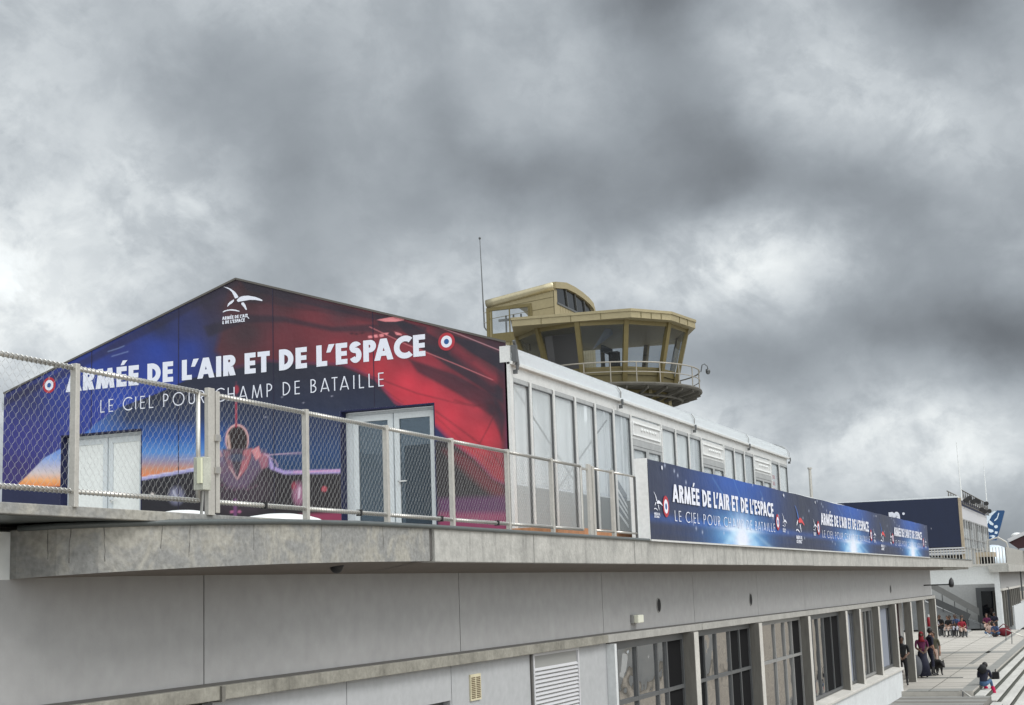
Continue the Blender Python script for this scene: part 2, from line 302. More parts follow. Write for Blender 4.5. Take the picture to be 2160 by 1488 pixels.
# ------------------------------------------------------------------ stroke lettering (geometric sans)
def g_rect(x0, y0, x1, y1): return [[(x0, y0), (x1, y0), (x1, y1), (x0, y1)]]
def g_para(xb, xt, t, y0=0., y1=1.): return [[(xb, y0), (xb+t, y0), (xt+t, y1), (xt, y1)]]
def g_arc(cx, cy, rx, ry, a0, a1, t, n=14):
    out = []
    for i in range(n):
        p = math.radians(a0+(a1-a0)*i/n); q = math.radians(a0+(a1-a0)*(i+1)/n)
        out.append([(cx+rx*math.cos(p), cy+ry*math.sin(p)), (cx+rx*math.cos(q), cy+ry*math.sin(q)),
                    (cx+(rx-t)*math.cos(q), cy+(ry-t)*math.sin(q)), (cx+(rx-t)*math.cos(p), cy+(ry-t)*math.sin(p))])
    return out
def glyph(ch, t):
    e = .5*t
    if ch == 'A': w = .66+t*.9; return [g_para(0, w/2-t*.58, t*1.05), g_para(w-t*1.05, w/2-t*.47, t*1.05), g_rect(w*.25, .2, w*.75, .2+t*.85)], w
    if ch in 'EÉ':
        w = .36+t*.75; g = [g_rect(0, 0, t, 1), g_rect(t*.9, 0, w, t*.9), g_rect(t*.9, 1-t*.9, w, 1), g_rect(t*.9, .5-t*.42, w*.96, .5+t*.42)]
        if ch == 'É': g.append([[(w*.40, 1.07), (w*.40+t*.7, 1.07), (w*.62+t*.95, 1.30), (w*.62, 1.30)]])
        return g, w
    if ch == 'R': w = .40+t*.9; r = .285; return [g_rect(0, 0, t, 1), g_rect(t*.9, 1-t*.85, w-r, 1), g_rect(t*.9, 1-2*r, w-r, 1-2*r+t*.85), g_arc(w-r, 1-r, r, r, -90, 90, t), g_para(w-t*1.12, w*.33, t*1.15, 0, 1-2*r)], w
    if ch == 'P': w = .40+t*.8; r = .29; return [g_rect(0, 0, t, 1), g_rect(t*.9, 1-t*.85, w-r, 1), g_rect(t*.9, 1-2*r, w-r, 1-2*r+t*.85), g_arc(w-r, 1-r, r, r, -90, 90, t)], w
    if ch == 'B': w = .42+t*.7; r = .24; q = .275; return [g_rect(0, 0, t, 1), g_rect(t*.9, 1-t*.85, w-.05-r, 1), g_rect(t*.9, .5-t*.2, w-.05-r, .5+t*.65), g_arc(w-.05-r, 1-r, r, r, -90, 90, t), g_rect(t*.9, 0, w-q, t*.85), g_arc(w-q, q, q, q, -90, 90, t)], w
    if ch == 'M': w = .80+t*.9; return [g_para(0, w*.13, t), g_para(w-t, w*.87-t, t), g_para(w/2-t*.5, w*.13, t*.95), g_para(w/2-t*.45, w*.87-t*.95, t*.95)], w
    if ch == 'D': w = .56+t*.6; return [g_rect(0, 0, t, 1), g_rect(t*.9, 1-t*.85, w-.5, 1), g_rect(t*.9, 0, w-.5, t*.85), g_arc(w-.5, .5, .5, .5, -90, 90, t, 18)], w
    if ch == 'L': w = .34+t*.7; return [g_rect(0, 0, t, 1), g_rect(t*.9, 0, w, t*.9)], w
    if ch == 'I': return [g_rect(0, 0, t, 1)], t
    if ch == 'T': w = .40+t*.8; return [g_rect(w/2-e, 0, w/2+e, 1), g_rect(0, 1-t*.9, w, 1)], w
    if ch == 'H': w = .50+t; return [g_rect(0, 0, t, 1), g_rect(w-t, 0, w, 1), g_rect(t*.9, .5-e, w-t*.9, .5+e)], w
    if ch == 'U': w = .46+t; r = w/2; return [g_rect(0, r, t, 1), g_rect(w-t, r, w, 1), g_arc(r, r, r, r, 180, 360, t)], w
    if ch == 'O': return [g_arc(.52, .5, .52, .53, 0, 360, t, 28)], 1.04
    if ch == 'C': w = .74+t*.2; return [g_arc(.52, .5, .52, .53, 48, 312, t, 22)], w
    if ch == 'S':
        w = .42+t*.6; r = .27; return [g_arc(w/2, 1-r, w/2, r, 25, 270, t, 14), g_arc(w/2, .23+t/2, w/2, .23+t/2, -155, 90, t, 14)], w
    if ch == '&': w = .62; return [g_arc(.30, .76, .2, .24, 0, 360, t*.8), g_arc(.27, .27, .27, .29, 0, 360, t*.9), g_para(.42, .10, t, 0, .72)], w
    if ch == "'": return [[[(0, .62), (t*.75, .62), (t*1.55, 1), (t*.45, 1)]]], t*1.5
    if ch == 'm':
        w = .95; return [g_rect(0, 0, t, .66), g_arc(.24, .43, .24, .24, 0, 180, t), g_rect(.48-t, 0, .48, .43), g_arc(.715-t*.5, .43, .235+t*.0, .24, 0, 180, t), g_rect(.95-t*1.5, 0, .95-t*.5, .43)], w
    return [], .30
KERN = {'PA': -.20, 'AC': -.07, "'A": -.17, "L'": -.14, "'E": -.04, 'AI': -.02, 'RM': -.02, 'AR': -.03, 'AT': -.18, 'TA': -.18, 'BA': -.05, 'SP': -.02}
def layout(text, t, space):
    x = 0; out = []
    for ii, ch in enumerate(text):
        g, w = glyph(ch, t)
        if ch == ' ': x += .30+space*.6; continue
        for k, polys in enumerate(g):
            for pl in polys: out.append((k, [(x+a, b) for a, b in pl]))
        x += w+space+KERN.get(ch+(text[ii+1] if ii+1 < len(text) else ''), 0)
    return out, x-space
def lettering(mb, text, t, space, org, du, dv, width, height, n, off=.004):
    """org bottom-left, du/dv unit directions, n outward normal"""
    ps, w = layout(text, t, space); sx = width/w
    for k, pl in ps:
        o = org+n*(off+.0006*k)
        vs = [o+du*(a*sx)+dv*(b*height) for a, b in pl]
        ar = sum(pl[i][0]*pl[(i+1) % len(pl)][1]-pl[(i+1) % len(pl)][0]*pl[i][1] for i in range(len(pl)))
        if abs(ar) < 1e-6: continue
        mb.add(vs, [tuple(range(len(vs)))])
def disc(mb, c, du, dv, ru, rv, n, off, k=28):
    vs = [c+n*off+du*(ru*math.cos(2*math.pi*i/k))+dv*(rv*math.sin(2*math.pi*i/k)) for i in range(k)]
    mb.add(vs, [tuple(range(k))])
def roundel(c, du, dv, ru, rv, n, parent, cb='roundel'):
    mb = MB()
    for i, q in enumerate((1, .66, .30)):
        mb.mi = i; disc(mb, c, du, dv, ru*q, rv*q, n, .004+.001*i)
    return mb.build(cb, [M['red'], M['letter'], M['blue']], parent)
EMB = {'a': [(650,255),(720,272),(780,303),(840,350),(868,385),(887,417),(870,432),(835,432),(815,390),(790,345),(750,305),(700,277)],
 'b': [(862,462),(880,440),(910,422),(960,413),(1040,418),(1140,445),(1200,470),(1252,500),(1245,512),(1150,487),(1060,475),(960,480),(880,484)],
 'c': [(817,443),(820,465),(790,492),(750,510),(720,532),(718,518),(730,492),(755,470)],
 'd': [(932,502),(965,497),(992,535),(1017,600),(1000,604),(970,565),(932,520)],
 'e': [(645,592),(670,578),(720,570),(790,571),(860,588),(912,612),(890,614),(830,598),(760,586),(700,588),(652,600)],
 'f': [(988,672),(1008,672),(1052,720),(1042,724)]}
def emblem(org, du, dv, s, n, parent, colour=False, name='emblem'):
    """org: centre (850,450 in sketch units), s metres per unit"""
    mb = MB(); mats = [M['letter'], M['emblue'], M['emred']]
    for k, pl in EMB.items():
        mb.mi = 0 if not colour else {'a': 1, 'b': 2}.get(k, 0)
        mb.add([org+du*((x-850)*s)-dv*((y-450)*s)+n*.004 for x, y in pl], [tuple(range(len(pl)))])
    mb.mi = 0
    lettering(mb, "ARMÉE DE L'AIR", .26, .08, org+du*(-212*s)-dv*(250*s), du, dv, 390*s, 44*s, n)
    lettering(mb, "& DE L'ESPACE", .26, .08, org+du*(-212*s)-dv*(305*s), du, dv, 345*s, 44*s, n)
    return mb.build(name, mats, parent)

# ------------------------------------------------------------------ painted sheets: printed artwork as a fine colour mesh
def vcol_material(name, rough=.55):   # satin print with shallow cloth wrinkles
    m = bpy.data.materials.new(name); m.use_nodes = True; N = m.node_tree.nodes
    a = N.new('ShaderNodeVertexColor'); a.layer_name = 'print'; b = N['Principled BSDF']; b.inputs['Roughness'].default_value = rough
    m.node_tree.links.new(a.outputs[0], b.inputs['Base Color'])
    tc = N.new('ShaderNodeTexCoord'); n = N.new('ShaderNodeTexNoise'); n.inputs['Scale'].default_value = 1.4; n.inputs['Detail'].default_value = 4
    m.node_tree.links.new(tc.outputs['Object'], n.inputs['Vector']); bp = N.new('ShaderNodeBump'); bp.inputs['Strength'].default_value = .8; bp.inputs['Distance'].default_value = .06
    m.node_tree.links.new(n.outputs['Fac'], bp.inputs['Height']); m.node_tree.links.new(bp.outputs[0], b.inputs['Normal'])
    return m
def grid_sheet(name, P, keep, col, material, parent):
    """P (r,c,3) points, keep (r-1,c-1) bool, col (r,c,3) linear"""
    R_, C_ = P.shape[:2]; org = np.array(ORG.get(parent, Vector((0, 0, 0)))); idx = np.arange(R_*C_).reshape(R_, C_)
    q = np.stack([idx[:-1, :-1], idx[:-1, 1:], idx[1:, 1:], idx[1:, :-1]], -1)[keep]
    me = bpy.data.meshes.new(name); me.vertices.add(R_*C_); me.vertices.foreach_set('co', (P-org).reshape(-1).astype(np.float32))
    nf = len(q); me.loops.add(nf*4); me.loops.foreach_set('vertex_index', q.reshape(-1).astype(np.int32))
    me.polygons.add(nf); me.polygons.foreach_set('loop_start', (np.arange(nf)*4).astype(np.int32)); me.polygons.foreach_set('loop_total', np.full(nf, 4, np.int32))
    me.update(calc_edges=True)
    ca = me.color_attributes.new('print', 'FLOAT_COLOR', 'POINT')
    cc = np.ones((R_*C_, 4), np.float32); cc[:, :3] = np.clip(col.reshape(-1, 3), 0, 1); ca.data.foreach_set('color', cc.reshape(-1))
    me.materials.append(material); o = bpy.data.objects.new(name, me); C.objects.link(o)
    if parent: o.parent = parent; ORG[o] = ORG[parent]
    return o
def nlin(rgb): return np.array([lin(c) for c in rgb])
def inside(poly, X, Y, soft):
    """soft coverage of a polygon at points"""
    p = np.array(poly, float); n = len(p); ins = np.zeros(X.shape, bool); dm = np.full(X.shape, 1e9)
    for i in range(n):
        x0, y0 = p[i]; x1, y1 = p[(i+1) % n]
        c = ((y0 > Y) != (y1 > Y)) & (X < (x1-x0)*(Y-y0)/((y1-y0) if y1 != y0 else 1e-9)+x0); ins ^= c
        dx, dy = x1-x0, y1-y0; t = np.clip(((X-x0)*dx+(Y-y0)*dy)/(dx*dx+dy*dy+1e-9), 0, 1)
        dm = np.minimum(dm, np.hypot(X-x0-t*dx, Y-y0-t*dy))
    s = np.where(ins, dm, -dm); return np.clip(s/soft+.5, 0, 1)
def polyline_cov(pts, X, Y, w, soft):
    dm = np.full(X.shape, 1e9)
    for (x0, y0), (x1, y1) in zip(pts[:-1], pts[1:]):
        dx, dy = x1-x0, y1-y0; t = np.clip(((X-x0)*dx+(Y-y0)*dy)/(dx*dx+dy*dy+1e-9), 0, 1); dm = np.minimum(dm, np.hypot(X-x0-t*dx, Y-y0-t*dy))
    return np.clip((w/2-dm)/soft+.5, 0, 1)
def idw(samples, X, Y, p=2.6):
    num = np.zeros(X.shape+(3,)); den = np.zeros(X.shape)
    for x, y, c in samples:
        w = 1/(np.hypot(X-x, Y-y)+6)**p; num += w[..., None]*nlin(c); den += w
    return num/den[..., None]
def over(col, cov, c, a=1.0):
    cov = (cov*a)[..., None]; return col*(1-cov)+(c if isinstance(c, np.ndarray) and c.ndim == 3 else nlin(c))*cov
def smooth_noise(X, Y, seed, sc):
    rng = np.random.RandomState(seed); out = np.zeros(X.shape)
    for k in range(14):
        a = rng.rand()*6.28; f = sc*(.5+rng.rand()*2.2); ph = rng.rand()*6.28
        out += np.sin((X*math.cos(a)+Y*math.sin(a))*f+ph)/(1+k*.25)
    return out/5
# ------------------------------------------------------------------ setting: ground, terrace, steps
def struct(name, mb, m, label=None):
    o = mb.build(name, m); return tag(o, label, None, None, 'structure')
XT = 50.9                                   # terrace starts here; nearer to the camera the paving is one step lower
g = MB(); g.add([(-600, -900, GZ-1.3), (1500, -900, GZ-1.3), (1500, 1500, GZ-1.3), (-600, 1500, GZ-1.3)], [(0, 1, 2, 3)])
struct('ground', g, M['ground'], 'wide grey tarmac ground around the terminal')
YE = 4.52                                   # outer edge of the terrace, above the steps
t = MB()
t.box(XT, 104.5, YE, 15, GZ-1.2, GZ)
struct('terrace', t, M['terrace'], 'pale paved terrace along the foot of the terminal')
t = MB()
for x0, x1, y0, y1 in [(XT+.01, 104, YE+.01, YE+.42), (XT+.01, XT+1.2, YE+.43, 6.7), (62.5, 64.2, YE+.43, 9), (75, 76.5, YE+.43, 9), (66, 104, 5.75, 5.95)]:
    t.box(x0, x1, y0, y1, GZ+.001, GZ+.005)
t.box(XT+6.4, XT+6.7, 5.4, 6.7, GZ+.001, GZ+.03)
struct('paving_bands', t, M['terrace2'], 'grey paving bands crossing the pale terrace')
t = MB()
for k in range(27): t.box(XT+k*2.0, XT+k*2.0+.025, YE+.43, 10, GZ+.0055, GZ+.0075)
for k in range(3): t.box(XT, 104, YE+1.4+k*1.5, YE+1.42+k*1.5, GZ+.008, GZ+.0095)
struct('paving_joints', t, M['riser'])
t = MB(); rs = MB()
NS, TW, TH = 5, .36, .155
for i in range(NS):
    y1 = YE-.02-i*TW; z = GZ-(i+1)*TH
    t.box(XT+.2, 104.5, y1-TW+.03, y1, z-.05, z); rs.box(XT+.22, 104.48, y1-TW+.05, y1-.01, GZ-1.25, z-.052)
for i in range(NS):                          # lower flight nearer the camera, running on beneath the handrail
    y1 = 3.9-i*TW; z = GZ-.16-(i+1)*TH
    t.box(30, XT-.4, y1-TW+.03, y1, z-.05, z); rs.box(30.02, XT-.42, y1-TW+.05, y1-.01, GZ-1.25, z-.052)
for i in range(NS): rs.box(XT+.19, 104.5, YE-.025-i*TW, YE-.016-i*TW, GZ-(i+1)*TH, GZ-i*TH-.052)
o = t.build('steps', M['step'], bevel=.012); tag(o, 'broad pale stone steps descending from the terrace', None, None, 'structure')
o = rs.build('step_risers', M['riser']); tag(o, 'risers coloured dark as in shade under the pale stone steps', None, None, 'structure')  # near-black colour stands in for shade on the risers
t = MB(); t.box(-20, XT, 3.95, 7.0, GZ-1.2, GZ-.16)
struct('lower_terrace', t, M['asphalt'], 'grey paving one step below the pale terrace')
t = MB()
for k in range(16): t.box(30+k*1.35, 30.6+k*1.35, 3.96, 6.78, GZ-.159, GZ-.154)
struct('lower_paving_bands', t, M['terrace2'])
t = MB(); t.box(-100, 400, -60, 3.95-NS*TW, GZ-1.29, GZ-NS*TH-.2); struct('forecourt', t, M['forecourt'], 'brown grey forecourt paving below the steps')

# ------------------------------------------------------------------ terminal building
YF, YW, YL, YN = 6.28, 7.0, 6.9, 6.85         # fascia, upper wall, ledge and fin front planes
ZT, ZB = .655, .308                           # fascia top and bottom
ZWT, ZL1, ZL0 = .205, -.70, -.81              # wall top, ledge top, ledge bottom
DK = .648                                     # deck level
XEND = 63.9
term = empty('terminal_building', (30, 7, GZ), 'long low concrete airport terminal with overhanging roof slab and grey render wall', 'building')
# roof slab edge: bowed on the left, straight on the right
st = []
for px, yy, pt, pb in [(35, 6.95, 1119, 1221.5), (120, 6.68, 1114, 1215), (208, 6.48, 1110.5, 1209), (310, 6.34, 1107, 1203), (417, 6.27, 1105, 1197), (600, 6.25, 1104, 1189.5), (760, 6.26, 1107, 1185.5), (905, 6.28, 1113.5, 1184)]:
    a = U(px, pt, Y=yy); b = U(px, pb, Y=yy); st.append((a.x, yy, b.z, a.z))
fas = MB()
for (x0, y0, b0, t0), (x1, y1, b1, t1) in zip(st[:-1], st[1:]):
    fas.hexa([(x0, y0, b0), (x1, y1, b1), (x1, y1+.16, b1), (x0, y0+.16, b0), (x0, y0, t0), (x1, y1, t1), (x1, y1+.16, t1), (x0, y0+.16, t0)])
fas.build('curved_slab_edge', M['concrete_old'], term)
tag(term.children[-1] if term.children else fas, 'patched weathered concrete slab edge curving in to the wall')
crk = MB()
rc = random.Random(11)
for f in (.11, .19, .30, .47, .55, .66, .78, .90):
    kx = f*(len(st)-1); i0 = int(kx); t = kx-i0; (x0, y0, b0, t0), (x1, y1, b1, t1) = st[i0], st[i0+1]
    X_, Y_, B_, T_ = (p+(q-p)*t for p, q in ((x0, x1), (y0, y1), (b0, b1), (t0, t1))); tx, ty = (x1-x0), (y1-y0); ln_ = math.hypot(tx, ty); tx /= ln_; ty /= ln_
    z = T_; o_ = 0; pts = []
    while z > B_+rc.uniform(0, .15): pts.append((X_+tx*o_, Y_+ty*o_-.0015, z)); z -= .035; o_ += rc.uniform(-.006, .006)
    for p, q in zip(pts[:-1], pts[1:]):
        w_ = rc.uniform(.0015, .0035); crk.add([(p[0]-w_*tx, p[1]-w_*ty, p[2]), (p[0]+w_*tx, p[1]+w_*ty, p[2]), (q[0]+w_*tx, q[1]+w_*ty, q[2]), (q[0]-w_*tx, q[1]-w_*ty, q[2])], [(0, 1, 2, 3)])
crk.build('hairline_cracks', M['joint'], term)
joints = [U(px, 1150, Y=YF).x for px in (916, 1126, 1338, 1566, 1714, 1812, 1886, 1950, 1990, 2020)] + [76]
xs = [st[-1][0]+.012] + joints
for i in range(len(xs)-1):
    if xs[i+1]-xs[i] < .2: continue
    b = MB(); b.box(xs[i]+.012, xs[i+1]-.012, YF+random.uniform(-.004, .004), YF+.16, ZB+random.uniform(-.004, .004), ZT)
    b.build('slab_edge_block', M['concrete'], term, bevel=.008)
b = MB(); b.box(st[-1][0], 75.9, YF+.03, YF+.14, ZB+.02, ZT-.01); b.build('joint_backing', M['joint'], term)
# pale painted pier left of the curved edge
p = MB(); xa = st[0][0]
n = 10
pts = [(xa-.002, 7.0), (xa-.6, 6.98), (xa-1.4, 7.04), (xa-2.6, 7.2), (xa-4, 7.5)]
za, zb = st[0][2]-.005, st[0][3]-.01
p.prism([(x, y, za) for x, y in pts]+[(xa-4, 7.9, za), (xa, 7.9, za)], [(x, y, zb) for x, y in pts]+[(xa-4, 7.9, zb), (xa, 7.9, zb)])
p.build('painted_end_pier', M['wallpier'], term)
# metal flashing along the top
c = MB(); c.tube([(x, y-.012, t_+.012) for x, y, b_, t_ in st]+[(76, YF-.012, ZT+.012)], .022, 8); c.build('flashing', M['cap'], term, smooth=True)
# soffit
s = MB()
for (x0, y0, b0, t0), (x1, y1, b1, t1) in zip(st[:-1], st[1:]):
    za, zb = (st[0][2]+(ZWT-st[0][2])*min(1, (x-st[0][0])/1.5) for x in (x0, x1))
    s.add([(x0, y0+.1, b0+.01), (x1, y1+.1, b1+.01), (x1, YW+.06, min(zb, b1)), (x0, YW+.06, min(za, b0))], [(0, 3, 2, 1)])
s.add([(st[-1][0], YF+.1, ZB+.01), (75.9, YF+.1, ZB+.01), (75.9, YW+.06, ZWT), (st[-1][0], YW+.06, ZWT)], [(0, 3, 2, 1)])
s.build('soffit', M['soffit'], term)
b = MB(); b.box(XEND+.05, 75.9, YF+.17, 13, ZWT+.02, ZT-.012); b.build('canopy_slab', M['concrete'], term)
# upper wall in panels with open joints
P0, PW = U(430, 1218, Y=YW).x, 5.19
edges = [-12, U(967,1210,Y=YW).x-2*PW-.1] + [U(px, 1207, Y=YW).x for px in (430, 967, 1268, 1460)]
edges += [edges[-1]+PW*k for k in (1, 2, 3, 4, 5)]; edges = [e for e in sorted(edges) if e < XEND-1.2]+[XEND-.02]
ZC_ = lambda x: ZL1-max(0, x-21.0)*.0034
for i in range(len(edges)-1):
    b = MB(); b.box(edges[i]+.009, edges[i+1]-.009, YW, YW+.14, ZC_(edges[i+1])+.0, ZWT+.1); b.build('wall_panel', M['wallup'], term)
b = MB(); b.box(-12, XEND-.05, YW+.03, YW+.3, GZ+1.0, ZWT+.09); 
b = MB(); b.box(-12, XEND-.06, YW+.04, YW+.13, ZL1-.14, ZWT+.05); b.build('wall_backing', M['joint'], term)
# string course
lx = [-12, U(466, 1450, Y=YL).x, U(1283, 1340, Y=YL).x] + [U(px, 1300, Y=YL).x for px in (1480, 1620, 1790)] + [XEND+.35]
def ZC(x): return ZL1-max(0, x-21.0)*.0034
def sbar(mb, x0, x1, y0, y1, a0, a1):     # bar following the slightly falling course, a0/a1 offsets below its top
    mb.hexa([(x0, y0, ZC(x0)+a0), (x1, y0, ZC(x1)+a0), (x1, y1, ZC(x1)+a0), (x0, y1, ZC(x0)+a0), (x0, y0, ZC(x0)+a1), (x1, y0, ZC(x1)+a1), (x1, y1, ZC(x1)+a1), (x0, y1, ZC(x0)+a1)])
for i in range(len(lx)-1):
    b = MB(); q = .004*(i % 2); sbar(b, lx[i]+.01, lx[i+1]-.01, YL-q, YW+.1, -.115, 0)
    b.build('string_course', M['ledge'] if i < 2 else M['ledge2'], term, bevel=.006)
b = MB(); sbar(b, -12, 21, YW-.03, YW+.12, -.03, .022); sbar(b, 21, XEND-.07, YW-.03, YW+.12, -.03, .022); b.build('shadow_gap', M['joint'], term)
# end face of the building
b = MB(); b.box(XEND-.02, XEND+.10, YW+.002, 16, ZL1-.1, ZWT+.1); b.build('end_wall', M['wallpier'], term)
# lower wall: panels left of the windows
XJ = U(1281, 1420, Y=YW).x
low = [(-12, U(447,1480,Y=YW).x, GZ-.2), (U(447,1480,Y=YW).x, U(731, 1460, Y=YW).x, GZ-.2), (U(731,1460,Y=YW).x, U(952,1440,Y=YW).x, GZ-.2), (U(952,1440,Y=YW).x, XJ, GZ-.2)]
zo = U(945, 1479, Y=YW).z
lo_x0, lo_x1 = U(845, 1479, Y=YW).x, U(950, 1470, Y=YW).x
ds0 = U(300, 1487, Y=YW).x
for i, (x0, x1, z0) in enumerate(low):
    b = MB()
    if i == 2:
        b.box(x0+.008, lo_x0, YW, YW+.12, z0, ZL0-.01); b.box(lo_x0+.001, lo_x1, YW, YW+.12, zo, ZL0-.012); b.box(lo_x1+.001, x1-.006, YW+.001, YW+.12, z0, ZL0-.01)
    elif i == 0: b.box(x0, ds0, YW, YW+.12, z0, ZL0-.01)
    else: b.box(x0+.008, x1-.006, YW, YW+.12, z0, ZL0-.01)
    b.build('lower_wall_panel', M['walllow'], term)
b = MB(); b.box(ds0, low[1][0], YW+.1, YW+.16, GZ-.2, ZL0-.005); b.build('recessed_doorway', M['dark'], term)
b = MB(); b.box(lo_x0, lo_x1, YW+.09, YW+.2, GZ, zo+.05)
for k in range(3): b.box(lo_x0, lo_x1, YW+.03, YW+.06, zo-.10-k*.16, zo-.06-k*.16)
b.build('roller_shutter', M['frame'], term)
b = MB(); b.box(low[0][1]-.03, low[0][1]+.02, YL-.02, YW+.05, ZL0-.02, ZL1-.005); b.build('course_bracket', M['fin'], term)
# big louvre
a = U(1120, 1374, Y=YW); x0, z1 = a.x, U(1120, 1378, Y=YW).z; x1 = U(1217, 1372, Y=YW).x
lv = MB(); fr = .045
lv.box(x0, x0+fr, YW-.03, YW+.02, -3.2, z1); lv.box(x1-fr, x1, YW-.03, YW+.02, -3.2, z1); lv.box(x0+fr, x1-fr, YW-.03, YW+.02, z1-fr, z1)
fo = lv.build('louvre', M['louvre'], term)
sl_ = MB(); z = z1-.20
while z > -3.1:
    sl_.add([(x0+fr, YW-.028, z-.030), (x1-fr, YW-.028, z-.030), (x1-fr, YW-.004, z), (x0+fr, YW-.004, z)], [(0, 1, 2, 3)])
    sl_.add([(x0+fr, YW-.028, z-.036), (x1-fr, YW-.028, z-.036), (x1-fr, YW-.028, z-.03), (x0+fr, YW-.028, z-.03)], [(0, 1, 2, 3)]); z -= .052
sl_.build('slats', M['louvre'], fo)
bk = MB(); bk.box(x0+fr, x1-fr, YW-.0035, YW-.001, -3.1, z1-fr); bk.build('louvre_backing', M['greybox'], fo)
bk = MB(); bk.box(x0-.06, x0-.004, YW-.02, YW-.001, -3.2, z1+.02); bk.build('louvre_shadow_gap', M['joint'], term)
# small vent
x0, x1, z1, z0 = U(989, 1422, Y=YW).x, U(1011, 1422, Y=YW).x, U(989, 1424, Y=YW).z, U(989, 1480, Y=YW).z
v = MB(); v.box(x0, x1, YW-.02, YW-.001, z0, z1); vo = v.build('vent_grille', M['vent'], term)
v = MB()
for k in range(12):
    zz = z1-.03-(z1-z0-.05)*(k+.5)/12
    for c in (0, 1): v.box(x0+.02+c*(x1-x0)*.47, x0+(x1-x0)*(.44+c*.48), YW-.0225, YW-.0205, zz-.006, zz+.006)
v.build('vent_slots', M['ventdark'], vo)
# round holes
for px, py, ry in [(1389, 1277, 16), (1583, 1265, 13.5), (1878, 1243, 9)]:
    c0 = U(px, py, Y=YW); r = abs(U(px, py-ry, Y=YW).z-c0.z); v = MB(); k = 24
    v.add([(c0.x+r*math.cos(2*math.pi*i/k), YW-.004, c0.z+r*math.sin(2*math.pi*i/k)) for i in range(k)], [tuple(range(k))[::-1]])
    for i in range(k):
        a0, a1 = 2*math.pi*i/k, 2*math.pi*(i+1)/k
        v.mi = 1; v.hexa([(c0.x+r*.9*math.cos(a0), YW-.012, c0.z+r*.9*math.sin(a0)), (c0.x+r*.9*math.cos(a1), YW-.012, c0.z+r*.9*math.sin(a1)), (c0.x+r*.9*math.cos(a1), YW, c0.z+r*.9*math.sin(a1)), (c0.x+r*.9*math.cos(a0), YW, c0.z+r*.9*math.sin(a0)),
                          (c0.x+r*math.cos(a0), YW-.012, c0.z+r*math.sin(a0)), (c0.x+r*math.cos(a1), YW-.012, c0.z+r*math.sin(a1)), (c0.x+r*math.cos(a1), YW, c0.z+r*math.sin(a1)), (c0.x+r*math.cos(a0), YW, c0.z+r*math.sin(a0))])
    v.build('round_vent', [M['dark'], M['greybox']], term)
# fins
fins = [(1463, 1335), (1600, 1315), (1704, 1300), (1783, 1290), (1811.7, 1284), (1851.7, 1280), (1887.5, 1277), (1920, 1275), (1946.7, 1272), (1971.7, 1268)]
fx = [U(px, py, Y=YN).x for px, py in fins]
SILL = -3.02
for i, x in enumerate(fx):
    z0 = GZ-.3 if (i < 2 or i >= 7) else SILL-.02
    if i == 2: z0 = GZ-.3
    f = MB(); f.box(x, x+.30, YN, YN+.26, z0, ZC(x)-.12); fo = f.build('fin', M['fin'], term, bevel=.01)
    f = MB(); f.box(x+.004, x+.296, YN-.006, YN-.001, z0+.01, ZC(x)-.13); f.build('lit_fin_face', M['fin_front'], fo)  # pale front sheet, light on the fin faces put into its colour
b = MB(); b.box(XJ, XJ+.10, YN+.02, YW+.3, GZ-.2, ZL0-.03); b.build('door_jamb', M['parapet'], term)
# parapet under the far windows, with sloping sill
b = MB(); b.box(fx[2]+.31, 51.45, 6.80, YW+.2, GZ-.5, SILL-.10); b.build('low_wall', M['parapet'], term, bevel=.01)
b = MB(); b.hexa([(fx[2]+.31, 6.74, SILL-.099), (51.6, 6.74, SILL-.099), (51.6, 7.2, SILL-.099), (fx[2]+.31, 7.2, SILL-.099), (fx[2]+.31, 6.74, SILL-.03), (51.6, 6.74, SILL-.03), (51.6, 7.2, SILL+.04), (fx[2]+.31, 7.2, SILL+.04)])
b.build('window_sill', M['fin_front'], term, bevel=.008)
# windows between the fins
YG = 7.08
def window(x0, x1, z0, z1, mull, trans, mframe, mglass, y=YG, name='window', thick=.07, dark=()):
    f = MB(); f.box(x0, x0+thick, y-.04, y+.04, z0, z1); f.box(x1-thick, x1, y-.04, y+.04, z0, z1)
    f.box(x0+thick, x1-thick, y-.04, y+.04, z1-thick*1.6, z1); f.box(x0+thick, x1-thick, y-.04, y+.04, z0, z0+thick)
    for m in mull: f.box(m-thick*.45, m+thick*.45, y-.038, y+.038, z0+thick, z1-thick*1.6)
    for zz in trans: f.box(x0+thick, x1-thick, y-.036, y+.036, zz-thick*.45, zz+thick*.45)
    fo = f.build(name, mframe, term)
    cs = [x0+thick]+list(mull)+[x1-thick]
    for i in range(len(cs)-1):
        g_ = MB(); a = random.uniform(-.006, .006); c = random.uniform(-.004, .004)
        g_.add([(cs[i], y+a, z0+.03), (cs[i+1], y-a, z0+.03), (cs[i+1], y-a+c, z1-.03), (cs[i], y+a+c, z1-.03)], [(0, 1, 2, 3)])
        g_.build('pane', M['interior'] if i in dark else mglass, fo)
    return fo
zt = ZL0-.03; TR = -1.75
Xp = lambda px, py: U(px, py, Y=YG-.04).x
window(XJ+.11, fx[0]-.02, GZ-.1, zt, [Xp(1303,1400), Xp(1345,1395), Xp(1388,1385), Xp(1408,1380)], [TR], M['frame'], M['g_win'], dark=(4,), name='glazed_door')
window(fx[0]+.32, fx[1]-.02, GZ-.1, zt, [Xp(1487,1370), Xp(1512,1365), Xp(1541,1365), Xp(1561,1365)], [TR], M['frame'], M['g_win'], dark=(0, 3, 4), name='glazed_door')
window(fx[1]+.32, fx[2]-.02, GZ-.1, zt, [Xp(1636,1355), Xp(1657,1355), Xp(1672,1350)], [TR], M['framegrey'], M['g_win'], dark=(3,), name='glazed_door')
